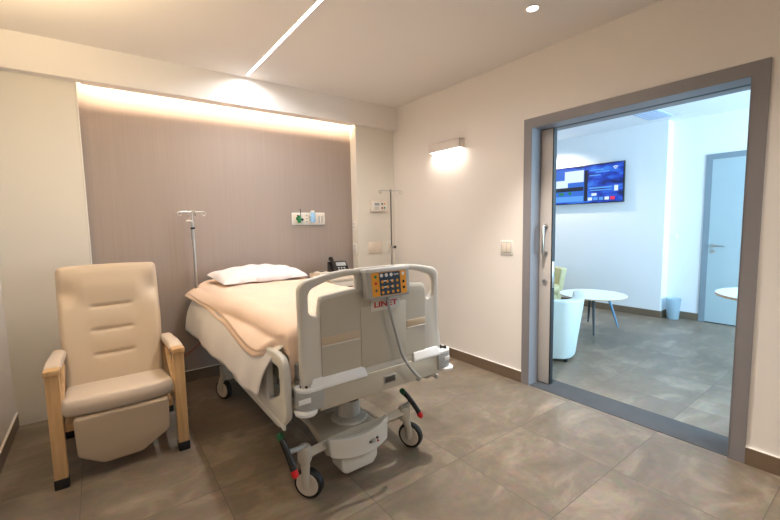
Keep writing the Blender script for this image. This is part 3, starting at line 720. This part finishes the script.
# desk phone
t = thing('desk_phone', 'black desk telephone with upright handset on the bedside cabinet', 'telephone', (-0.90, -0.22, CT))
def ph3(ang): 
    Rz = Matrix.Rotation(math.radians(ang), 4, 'Z')
    return lambda u, v, w: tuple(Rz @ (Vector((u, v, w))*1.15)+Vector((-0.905, -0.24, CT)))
p3 = ph3(-12)
wd = [(-0.085, 0.006), (0.075, 0.120), (0.098, 0.120), (0.105, 0.006)]
obj('phone_body', slab([rounded([(a, c+0.0) for a, c in wd], 0.008, 3)], 0.17, 0.005, lambda u, v, w: p3(w, u, v-0.005)), 'blackgloss', t)
ang = math.atan2(0.114, 0.16)
def pf(u, v, w): # u across, v up the sloped face, w off it
    return p3(u, -0.085+v*math.cos(ang)-w*math.sin(ang), 0.004+v*math.sin(ang)+w*math.cos(ang))
hs = NB(); tube(hs, [pf(-0.060, 0.00, 0.022), pf(-0.060, 0.03, 0.038), pf(-0.060, 0.10, 0.042), pf(-0.060, 0.17, 0.038), pf(-0.060, 0.205, 0.022)], [0.022, 0.017, 0.015, 0.017, 0.024], 14, smooth=4)
obj('handset', hs, 'blackgloss', t)
obj('phone_display', slab([rounded([(-0.02, 0.125), (0.07, 0.125), (0.07, 0.175), (-0.02, 0.175)], 0.004, 2)], 0.004, 0, lambda u, v, w: pf(u, v, w+0.002)), 'bedgrey', t, smooth=0)
for i in range(3):
    for j in range(4):
        obj('phone_key', slab([rounded([(-0.018+i*0.026, 0.02+j*0.024), (-0.001+i*0.026, 0.02+j*0.024), (-0.001+i*0.026, 0.034+j*0.024), (-0.018+i*0.026, 0.034+j*0.024)], 0.003, 2)], 0.004, 0, lambda u, v, w: pf(u, v, w+0.003)), 'bedgrey', t, smooth=0)
# cream box with dark slot next to the phone
t = thing('tissue_box', 'low cream box with a dark slot beside the black phone', 'box', (-1.085, -0.17, CT))
obj('box_body', bx(-1.143, -1.03, -0.26, -0.13, CT+0.001, CT+0.043, bev=0.006), 'cream', t)
obj('box_slot', bx(-1.11, -1.06, -0.22, -0.17, CT+0.042, CT+0.046, bev=0.002), 'blackgloss', t)

# ---------------------------------------------------------------- wall fittings
t = thing('medical_gas_panel', 'white gas and socket panel on the taupe niche wall above the bed', 'wall panel', (-1.065, D, 1.47))
x0, x1 = -1.252, -0.875; z0, z1 = 1.403, 1.532
obj('back_plate', bx(x0, x1, D-0.014, D, z0, z1, bev=0.004), 'white', t)
for i in range(3):
    a = x0+0.01+i*(x1-x0-0.01)/3; obj('socket_module', bx(a, a+0.112, D-0.019, D-0.013, z0+0.014, z1-0.014, bev=0.003), 'cream', t)
b = NB(); lathe(b, [(0, 0), (0.022, 0), (0.022, 0.03), (0.017, 0.04), (0.017, 0.055), (0, 0.057)], (-1.19, D-0.018, 1.470), (0, -1, 0), 24)
fm = thing('gas_regulator', 'green gas regulator with black knob plugged into the left of the wall panel', 'gas regulator', (-1.19, D-0.03, 1.47))
obj('valve_body', b, 'ggreen', fm)
b = NB(); lathe(b, [(0.017, 0), (0.019, 0.012), (0.017, 0.07), (0.009, 0.078), (0, 0.08)], (-1.188, D-0.052, 1.425), n=20); obj('regulator_cup', b, 'ggreen', fm)
b = NB(); lathe(b, [(0, 0), (0.011, 0), (0.012, 0.018), (0, 0.02)], (-1.165, D-0.055, 1.458), (0.7, -0.7, 0), 16); lathe(b, [(0, 0), (0.008, 0), (0.008, 0.01), (0, 0.01)], (-1.21, D-0.06, 1.498), (0, -1, 0), 16); obj('knob', b, 'blackgloss', fm)
b = NB(); lathe(b, [(0.004, 1.49), (0.004, 1.57), (0, 1.572)], (-1.172, D-0.05, 0), n=10); obj('flow_tube', b, 'dmetal', fm)
bt = thing('humidifier_bottle', 'small pale blue bottle fixed on the middle of the wall gas panel', 'bottle', (-1.05, D-0.05, 1.43))
b = NB(); lathe(b, [(0, 0), (0.024, 0), (0.027, 0.008), (0.027, 0.095), (0.021, 0.105), (0, 0.105)], (-1.035, D-0.048, 1.428), n=24); obj('bottle_body', b, 'lblue', bt)
b = NB(); lathe(b, [(0.022, 0.105), (0.022, 0.122), (0.010, 0.126), (0, 0.126)], (-1.035, D-0.048, 1.428), n=24); obj('bottle_cap', b, 'white', bt)
b = NB(); tube(b, [(-1.06, D-0.018, 1.50), (-1.065, D-0.05, 1.50), (-1.035, D-0.05, 1.552)], 0.008, 10); obj('bottle_bracket', b, 'white', bt)
for i in range(2): obj('socket_slot', bx(-0.955+i*0.035, -0.940+i*0.035, D-0.021, D-0.018, 1.425, 1.495, bev=0.001), 'bedgrey', t)
for z in (1.435, 1.468, 1.500):
    b = NB(); lathe(b, [(0, 0), (0.006, 0), (0.006, 0.002), (0, 0.002)], (-1.09, D-0.019, z), (0, -1, 0), 12); obj('socket_pin_hole', b, 'dmetal', t)

def plate(name, x0, x1, z0, z1, label, cat, m='cream', wall='back', y=0.0, th=0.009):
    t = thing(name, label, cat, ((x0+x1)/2, y, (z0+z1)/2))
    obj('face_plate', bx(x0, x1, y-th, y, z0, z1, bev=0.003), m, t); return t
t = plate('nurse_call_console', -0.352, -0.112, 1.540, 1.666, 'cream wall console with four coloured buttons beside the drip stand', 'wall console', 'cream', th=0.03)
obj('console_face', bx(-0.342, -0.13, -0.034, -0.029, 1.552, 1.655, bev=0.002), 'white', t)
obj('console_screen', bx(-0.31, -0.245, -0.036, -0.033, 1.61, 1.64, bev=0.001), 'bedgrey', t)
for k, (u, v, m_) in enumerate(((-0.205, 1.628, 'navy'), (-0.17, 1.632, 'orange'), (-0.205, 1.582, 'red'), (-0.17, 1.585, 'ggreen'))):
    b = NB(); lathe(b, [(0, 0), (0.011, 0), (0.011, 0.003), (0, 0.004)], (u, -0.034, v), (0, -1, 0), 16); obj('button', b, m_, t)
for k in range(3): obj('speaker_slot', bx(-0.31, -0.25, -0.0355, -0.033, 1.565+k*0.012, 1.568+k*0.012), 'dmetal', t)
t = plate('blank_wall_plate', -0.388, -0.198, 1.058, 1.192, 'wide blank cream wall plate below the console with coloured buttons', 'wall plate', 'cream')
for k in range(3): obj('blank_module', bx(-0.375+k*0.06, -0.321+k*0.06, -0.0105, -0.008, 1.075, 1.175, bev=0.001), 'cream', t)
t = plate('narrow_wall_plate', -0.128, -0.062, 1.065, 1.195, 'narrow upright cream wall plate right beside the drip stand', 'wall plate', 'white')
obj('rocker', bx(-0.113, -0.077, -0.0115, -0.008, 1.09, 1.17, bev=0.001), 'cream', t)
def rplate(z0, z1, label):
    t = thing('socket_plate', label, 'socket plate', (NR, 0.06, (z0+z1)/2))
    obj('face_plate', bx(NR-0.009, NR, 0.030, 0.098, z0, z1, bev=0.003), 'white', t)
    for z in (z0+0.03, z1-0.03): obj('socket_opening', bx(NR-0.011, NR-0.008, 0.052, 0.076, z-0.005, z+0.005, bev=0.001), 'bedgrey', t)
rplate(1.335, 1.435, 'upper small white socket plate on the right side of the niche')
rplate(1.065, 1.185, 'lower small white socket plate on the right side of the niche')
# light switch on the right wall
t = thing('light_switch', 'square white double rocker light switch left of the grey doorway', 'light switch', (0, -1.62, 1.17))
obj('face_plate', bx(-0.009, 0, -1.685, -1.557, 1.110, 1.234, bev=0.003), 'white', t)
obj('rocker_surround', bx(-0.0105, -0.008, -1.673, -1.569, 1.125, 1.219, bev=0.001), 'bedgrey', t); obj('rocker', bx(-0.013, -0.008, -1.668, -1.624, 1.130, 1.214, bev=0.002), 'cream', t); obj('rocker', bx(-0.013, -0.008, -1.618, -1.574, 1.130, 1.214, bev=0.002), 'cream', t)
# wall lamp
t = thing('wall_lamp', 'oblong white wall lamp shining downward on the right wall', 'wall lamp', (0, -0.91, 2.15))
b = bx(-0.070, -0.064, -1.125, -0.69, 2.112, 2.198, bev=0.001); box(b, -0.070, 0, -1.125, -1.119, 2.112, 2.198); box(b, -0.070, 0, -0.696, -0.69, 2.112, 2.198); box(b, -0.070, 0, -1.125, -0.69, 2.192, 2.198)
obj('lamp_housing', b, 'lampbody', t, smooth=0)
obj('lamp_diffuser', bx(-0.062, -0.006, -1.118, -0.698, 2.1135, 2.118), 'led2', t, smooth=0)
# matching lamp on the left wall (outside the picture, lights the ceiling corner)
t = thing('wall_lamp', 'oblong white wall lamp shining upward on the left wall above the recliner', 'wall lamp', (XL, -1.75, 2.3))
b = bx(XL, XL+0.09, -1.95, -1.55, 2.24, 2.246); box(b, XL+0.084, XL+0.09, -1.95, -1.55, 2.24, 2.33); box(b, XL, XL+0.09, -1.95, -1.944, 2.24, 2.33); box(b, XL, XL+0.09, -1.556, -1.55, 2.24, 2.33)
obj('lamp_housing', b, 'lampbody', t, smooth=0)

# ---------------------------------------------------------------- recliner chair
ch = thing('recliner_chair', 'cream vinyl hospital recliner with beech wood arms left of the bed', 'armchair', (-2.83, -0.78, 0))
def prism(b, p0, p1, w, d, xdir=(1, 0, 0)):
    """bar from p0 to p1, width w along x, depth d perpendicular"""
    p0, p1 = Vector(p0), Vector(p1); t = (p1-p0).normalized(); a = Vector(xdir); a = (a-t*a.dot(t)).normalized(); c = t.cross(a)
    vs = []
    for p in (p0, p1):
        for i, j in ((-1, -1), (1, -1), (1, 1), (-1, 1)): vs.append(b.verts.new(p+a*(i*w/2)+c*(j*d/2)))
    fs = [(3, 2, 1, 0), (4, 5, 6, 7), (0, 1, 5, 4), (1, 2, 6, 5), (2, 3, 7, 6), (3, 0, 4, 7)]
    faces = [b.faces.new([vs[i] for i in f]) for f in fs]
    es = list({e for f in faces for e in f.edges})
    bmesh.ops.bevel(b, geom=es, offset=0.004, segments=2, affect='EDGES', profile=0.5)
    return b
for s in (-1, 1):
    xc = -3.126 if s < 0 else -2.528
    lf = obj('front_leg', prism(NB(), (xc, -1.06, 0.045), (xc, -1.06, 0.635), 0.060, 0.058), 'wood', ch)
    obj('leg_cap', bx(xc-0.032, xc+0.032, -1.094, -1.026, 0.0, 0.055, bev=0.004), 'black', lf)
    lb = obj('rear_leg', prism(NB(), (xc, -0.42, 0.045), (xc, -0.47, 0.60), 0.050, 0.055), 'wood', ch)
    obj('leg_cap', bx(xc-0.027, xc+0.027, -0.45, -0.388, 0.0, 0.05, bev=0.004), 'black', lb)
    b = NB(); prism(b, (xc, -1.105, 0.648), (xc, -0.44, 0.600), 0.070, 0.028); am = obj('armrest', b, 'wood', ch)
    b = NB(); prism(b, (xc, -1.03, 0.30), (xc, -0.45, 0.25), 0.030, 0.06); obj('side_rail', b, 'wood', ch)
    b = NB(); prism(b, (xc-s*0.028, -1.02, 0.43), (xc-s*0.028, -0.80, 0.60), 0.022, 0.040); obj('side_brace', b, 'wood', ch)
    # padded sleeve, droops at the front
    pd = bmesh.new(); nseg = 22; m_ = 20; rings = []
    for i in range(nseg):
        t_ = i/(nseg-1); y = -1.020+t_*0.47; base_z = 0.646-t_*0.036
        hgt = 0.022*(min(1, t_/0.10))**0.5 if t_ < 0.1 else 0.022+0.008*math.sin(min(1, t_*1.3)*PI)
        ring = []
        for k in range(m_):
            a = 2*PI*k/m_; cx_ = abs(math.cos(a))**0.6*(1 if math.cos(a) >= 0 else -1); cz_ = abs(math.sin(a))**0.7*(1 if math.sin(a) >= 0 else -1)
            zz = base_z+(hgt*cz_ if cz_ > 0 else 0.030*cz_)+0.005
            ring.append(pd.verts.new((xc+cx_*0.038, y, zz)))
        rings.append(ring)
    for A, B in zip(rings, rings[1:]):
        for k in range(m_): pd.faces.new((A[k], A[(k+1) % m_], B[(k+1) % m_], B[k]))
    pd.faces.new(rings[0]); pd.faces.new(rings[-1])
    obj('arm_pad', pd, 'vinyl2', am, smooth=60)
# seat
def cushion(nu, nv, hu, hv, th, bulge, r, extra=None):
    """closed rounded pad in local (u, v, w); w=thickness axis, top side bulges"""
    b = bmesh.new(); out = []
    def se(t, r_, h):  # soften near edges
        return t*h
    for side in (1, -1):
        g = []
        for j in range(nv):
            row = []
            for i in range(nu):
                a = -1+2*i/(nu-1); c = -1+2*j/(nv-1)
                # cosine spacing keeps edges dense
                a = math.sin(a*PI/2)*0.35+a*0.65; c = math.sin(c*PI/2)*0.35+c*0.65
                U_, V_ = a*hu, c*hv
                du = max(0, abs(U_)-(hu-r))/r; dv = max(0, abs(V_)-(hv-r))/r
                q = min(1, math.sqrt(du*du+dv*dv)); ed = math.sqrt(max(0, 1-q*q))
                if q >= 1 and du > 0 and dv > 0:
                    n_ = math.sqrt(du*du+dv*dv); U_ = math.copysign(hu-r+r*du/n_, U_); V_ = math.copysign(hv-r+r*dv/n_, V_)
                w = side*(th/2)*ed
                if side > 0: w += bulge*(1-a*a)*(1-c*c)+(extra(U_, V_) if extra else 0)*ed
                row.append(b.verts.new((U_, V_, w)))
            g.append(row)
        for j in range(nv-1):
            for i in range(nu-1): b.faces.new((g[j][i], g[j][i+1], g[j+1][i+1], g[j+1][i]))
    bmesh.ops.remove_doubles(b, verts=b.verts, dist=1e-5)
    return b
def place(b, fn):
    for v in b.verts: v.co = Vector(fn(*v.co))
    return b
cxs = -2.835
sb = cushion(40, 40, 0.275, 0.285, 0.10, 0.012, 0.035)
obj('seat', place(sb, lambda u, v, w: (cxs+u, -0.835+v+0.02*(u/0.275)**2*(-1 if v < 0 else 0)*(-1), 0.430+w-0.085*(v+0.285)/0.57+0.008*(u/0.275)**2)), 'vinyl2', ch, smooth=60)
b = bx(cxs-0.26, cxs+0.26, -1.05, -0.50, 0.29, 0.335, bev=0.006); obj('seat_base', b, 'wood', ch)
# back cushion
def tuft(u, v):
    d = 0
    for vv, hw in ((0.115, 0.10), (-0.045, 0.10), (-0.205, 0.10)):
        d -= 0.016*math.exp(-((v-vv)/0.012)**2)*smoothstep(hw+0.035, hw-0.02, abs(u))
        d -= 0.006*math.exp(-((v-vv)/0.045)**2)*smoothstep(hw+0.09, hw-0.05, abs(u))
    d += 0.020*smoothstep(0.12, 0.26, v)*(1-0.4*smoothstep(0.33, 0.40, v))
    d += 0.018*smoothstep(0.12, 0.27, abs(u))*(1-smoothstep(0.0, 0.34, v)*0.6)
    d -= 0.045*math.exp(-((v-0.22)/0.07)**2)*smoothstep(0.13, 0.27, abs(u))
    return d
bk = cushion(90, 130, 0.283, 0.405, 0.10, 0.008, 0.035, tuft)
BA = math.radians(17); b0 = Vector((cxs, -0.60, 0.37))
def bf(u, v, w):
    vv = v+0.405; wtap = 1.0-0.07*(1-smoothstep(0.0, 0.45, vv)); top = 0.010*(1-(u/0.285)**2)*smoothstep(0.5, 0.8, vv)
    vv += top
    return (cxs+u*wtap*1.02, b0.y+vv*math.sin(BA)-w*math.cos(BA), b0.z+vv*math.cos(BA)+w*math.sin(BA))
obj('backrest', place(bk, bf), 'vinyl', ch, smooth=60)
# footrest hanging in front
fo = rounded([(-0.228, 0.375), (-0.224, 0.140), (-0.11, 0.062), (0.08, 0.066), (0.228, 0.165), (0.230, 0.375)], [0.02, 0.02, 0.02, 0.02, 0.02, 0.02], 6)
obj('footrest', slab([fo], 0.055, 0.018, lambda u, v, w: (cxs+0.008+u, -1.085+w+(0.37-v)*0.12, v)), 'vinyl', ch, smooth=60)
b = NB(); prism(b, (cxs-0.18, -1.02, 0.345), (cxs+0.18, -1.02, 0.345), 0.03, 0.02, (0, 1, 0)); obj('footrest_hinge', b, 'black', ch)

# ---------------------------------------------------------------- lounge next door
# wall television
tv = thing('wall_television', 'wide wall-mounted television with a blue screen in the room beyond', 'television', (3.39, -0.57, 1.95))
TX = 3.36; TY0, TY1, TZ0, TZ1 = -0.04, -1.145, 1.655, 2.255   # seen from -x: left = +y
obj('tv_case', bx(TX, TX+0.04, TY1, TY0, TZ0, TZ1, bev=0.004), 'blackgloss', tv)
obj('tv_bracket', bx(TX+0.04, X2, -0.7, -0.4, 1.85, 2.05), 'black', tv)
def emat(name, c, s):
    m = bpy.data.materials.new(name); m.use_nodes = True; p = m.node_tree.nodes['Principled BSDF']
    p.inputs['Base Color'].default_value = (0.01, 0.01, 0.01, 1); p.inputs['Roughness'].default_value = 0.3
    p.inputs['Emission Color'].default_value = srgb(*c); p.inputs['Emission Strength'].default_value = s; return m
def screen_mat():
    m = bpy.data.materials.new('screen_blue_picture'); m.use_nodes = True; nt = m.node_tree; N = nt.nodes; L = nt.links
    p = N['Principled BSDF']; p.inputs['Base Color'].default_value = (0.01, 0.01, 0.01, 1); p.inputs['Roughness'].default_value = 0.3
    g = N.new('ShaderNodeTexCoord'); mp = N.new('ShaderNodeMapping'); mp.inputs['Scale'].default_value = (1, 3.0, 7.5); mp.inputs['Rotation'].default_value = (0.35, 0, 0)
    nz = N.new('ShaderNodeTexNoise'); nz.inputs['Scale'].default_value = 1.3; nz.inputs['Detail'].default_value = 5
    cr = N.new('ShaderNodeValToRGB'); e = cr.color_ramp.elements; e[0].position = 0.36; e[0].color = srgb(8, 22, 92); e[1].position = 0.66; e[1].color = srgb(52, 128, 236)
    x = e.new(0.5); x.color = srgb(18, 62, 196)
    L.new(g.outputs['Object'], mp.inputs[0]); L.new(mp.outputs[0], nz.inputs['Vector']); L.new(nz.outputs['Fac'], cr.inputs[0]); L.new(cr.outputs[0], p.inputs['Emission Color'])
    p.inputs['Emission Strength'].default_value = 0.85; return m
sc_ = obj('tv_screen', bx(TX-0.002, TX, TY1+0.012, TY0-0.012, TZ0+0.012, TZ1-0.012), screen_mat(), tv, smooth=0)
def scr(a0, a1, c0, c1, m, name, d=0.003): # fractions from left / from top
    w_ = TY0-TY1-0.024; h_ = TZ1-TZ0-0.024
    return obj(name, bx(TX-d-0.0008, TX-0.0015, TY0-0.012-w_*a1, TY0-0.012-w_*a0, TZ1-0.012-h_*c1, TZ1-0.012-h_*c0), m, sc_, smooth=0)
EW = emat('screen_white', (205, 225, 252), 0.95); EB = emat('screen_light_blue', (88, 160, 245), 0.8); ED = emat('screen_dark', (6, 12, 46), 0.6)
EG = emat('screen_green', (24, 130, 84), 0.7); ER = emat('screen_red', (220, 40, 80), 0.9); EM = emat('screen_mid_blue', (40, 104, 214), 0.8)
scr(0.0, 0.47, 0.05, 0.97, EM, 'picture_field'); scr(0.17, 0.46, 0.10, 0.42, EW, 'picture_cloud', 0.004); scr(0.02, 0.22, 0.34, 0.55, EW, 'picture_cloud', 0.0042)
scr(0.02, 0.46, 0.55, 0.66, ED, 'picture_hill', 0.0044); scr(0.08, 0.16, 0.68, 0.76, EG, 'picture_tree', 0.005); scr(0.23, 0.28, 0.67, 0.75, EG, 'picture_tree', 0.005); scr(0.02, 0.46, 0.80, 0.95, EB, 'picture_field', 0.0044)
scr(0.47, 0.52, 0.12, 0.95, ED, 'menu_strip')
scr(0.54, 0.74, 0.12, 0.15, EB, 'menu_line'); scr(0.63, 0.82, 0.18, 0.21, EB, 'menu_line'); scr(0.54, 0.70, 0.26, 0.29, EB, 'menu_line')
scr(0.54, 0.86, 0.59, 0.63, EB, 'menu_line'); scr(0.56, 0.85, 0.66, 0.69, EB, 'menu_line'); scr(0.89, 0.94, 0.58, 0.72, EW, 'menu_tile')
for k, m_ in enumerate((EW, EB, EB, EW, ER)): scr(0.53+k*0.078, 0.59+k*0.078, 0.86, 0.94, m_, 'menu_tile')
scr(0.58, 0.65, 0.75, 0.82, EW, 'menu_tile')
def arc(r):
    b = NB(); yc = TY0-0.012-(TY0-TY1-0.024)*0.90; zc = TZ1-0.012-(TZ1-TZ0)*0.17
    tube(b, [(TX-0.003, yc+r*math.sin(a), zc+r*math.cos(a)) for a in [(-0.75+1.5*k/8) for k in range(9)]], 0.005, 6); return b
for r in (0.015, 0.033, 0.051): obj('signal_symbol', arc(r), EW, sc_)
# low round tables
def table(x, y, z, r, feet, label, legm, th=0.018):
    t = thing('round_table', label, 'table', (x, y, 0))
    b = NB(); lathe(b, [(0, 0), (r-0.012, 0), (r, 0.004), (r, th-0.003), (r-0.003, th), (0, th)], (x, y, z-th), n=72); obj('table_top', b, 'tabletop', t)
    b = NB(); lathe(b, [(r-0.010, -0.001), (r+0.0006, 0.003), (r+0.0006, th-0.004), (r-0.002, th-0.003)], (x, y, z-th), n=72); obj('edge_band', b, 'tableedge', t)
    for k, (fx, fy) in enumerate(feet):
        b = NB(); tx, ty = x+(fx-x)*0.55, y+(fy-y)*0.55
        tube(b, [(fx, fy, 0.0), (tx, ty, z-th)], [0.010, 0.020], 12); obj('leg', b, legm[k], t)
table(2.10, -1.35, 0.465, 0.385, [(2.476, -1.118), (1.872, -1.491), (2.489, -1.503)], 'low round white table by the pale armchair in the lounge', ['tleg2', 'tleg2', 'tleg'])
table(1.80, -3.10, 0.72, 0.44, [(1.56, -3.0), (1.95, -2.88), (1.85, -3.38)], 'white round table top cut off by the right door jamb', ['tleg', 'tleg', 'tleg'], 0.026)
# tub armchairs
def tub(name, cx, cy, ang, label, mm, h=0.64, w=0.37):
    t = thing(name, label, 'armchair', (cx, cy, 0))
    R_ = Matrix.Rotation(ang, 4, 'Z')
    def T(u, v, z): p = R_ @ Vector((u, v, 0)); return (cx+p.x, cy+p.y, z)
    # open to +v ; outer U shell
    out = [(-w, 0.34), (-w, -0.12), (-w*0.75, -0.33), (0, -0.37), (w*0.75, -0.33), (w, -0.12), (w, 0.34), (w-0.10, 0.34), (w-0.10, -0.08), (w*0.5, -0.23), (0, -0.26), (-w*0.5, -0.23), (-w+0.10, -0.08), (-w+0.10, 0.34)]
    bm_ = slab([rounded(out, [0.03, 0.12, 0.12, 0.12, 0.12, 0.12, 0.03, 0.03, 0.1, 0.1, 0.1, 0.1, 0.1, 0.03], 6)], h-0.04, 0.02, None)
    for v in bm_.verts:
        z = v.co.z+(h-0.04)/2+0.03
        k = 0.78+0.22*z/h
        v.co = Vector(T(v.co.x*k, v.co.y*k, z))
    obj('tub_shell', bm_, mm, t, smooth=60)
    obj('seat', place(cushion(20, 20, w-0.10, 0.29, 0.16, 0.015, 0.04), lambda u, v, z: T(u, v+0.045, 0.34+z)), mm, t, smooth=60)
    b = bmesh.new(); 
    obj('seat_box', place(cushion(12, 12, w-0.11, 0.27, 0.20, 0, 0.02), lambda u, v, z: T(u, v+0.045, 0.16+z)), mm, t, smooth=40)
    for u, v in ((-0.25, 0.25), (0.25, 0.25), (-0.2, -0.22), (0.2, -0.22)):
        b = NB(); lathe(b, [(0, 0), (0.018, 0), (0.02, 0.07), (0, 0.07)], T(u, v, 0), n=12); obj('foot', b, 'black', t)
    return t
tub('tub_armchair', 0.86, -1.47, math.radians(-60), 'pale vinyl tub armchair just behind the sliding door leaf', 'lounge_vinyl')
tub('tub_armchair', 2.70, -0.12, math.radians(150), 'beige tub armchair behind the low round table under the television', 'lounge_beige', 0.68)
# waste bin
b = NB(); lathe(b, [(0, 0.002), (0.070, 0.002), (0.088, 0.28), (0.092, 0.285), (0.092, 0.292), (0.084, 0.292), (0.066, 0.010), (0, 0.010)], (3.50, -1.785, 0), n=40)
tag(obj('waste_bin', b, 'bin', base=(3.50, -1.785, 0)), 'small translucent pale blue waste bin in the corner near the far door', 'waste bin')
# lounge ceiling vent
t = thing('ceiling_vent', 'flat grey ceiling vent in the lounge beyond the doorway', 'vent', (2.9, -1.62, H))
obj('vent_frame', bx(2.65, 3.20, -1.78, -1.50, H-0.012, H, bev=0.002), 'vent', t)
for k in range(6): obj('vent_slat', bx(2.67, 3.18, -1.765+k*0.045, -1.745+k*0.045, H-0.016, H-0.011), 'vent', t)
# small socket on the lounge return wall
t = thing('light_switch', 'small pale switch on the recess wall between television and far door', 'light switch', (X3, -1.80, 1.1))
obj('face_plate', bx(X3-0.008, X3, -1.77, -1.70, 1.10, 1.18, bev=0.002), 'white', t); obj('rocker', bx(X3-0.011, X3-0.007, -1.758, -1.712, 1.115, 1.165, bev=0.001), 'white', t)
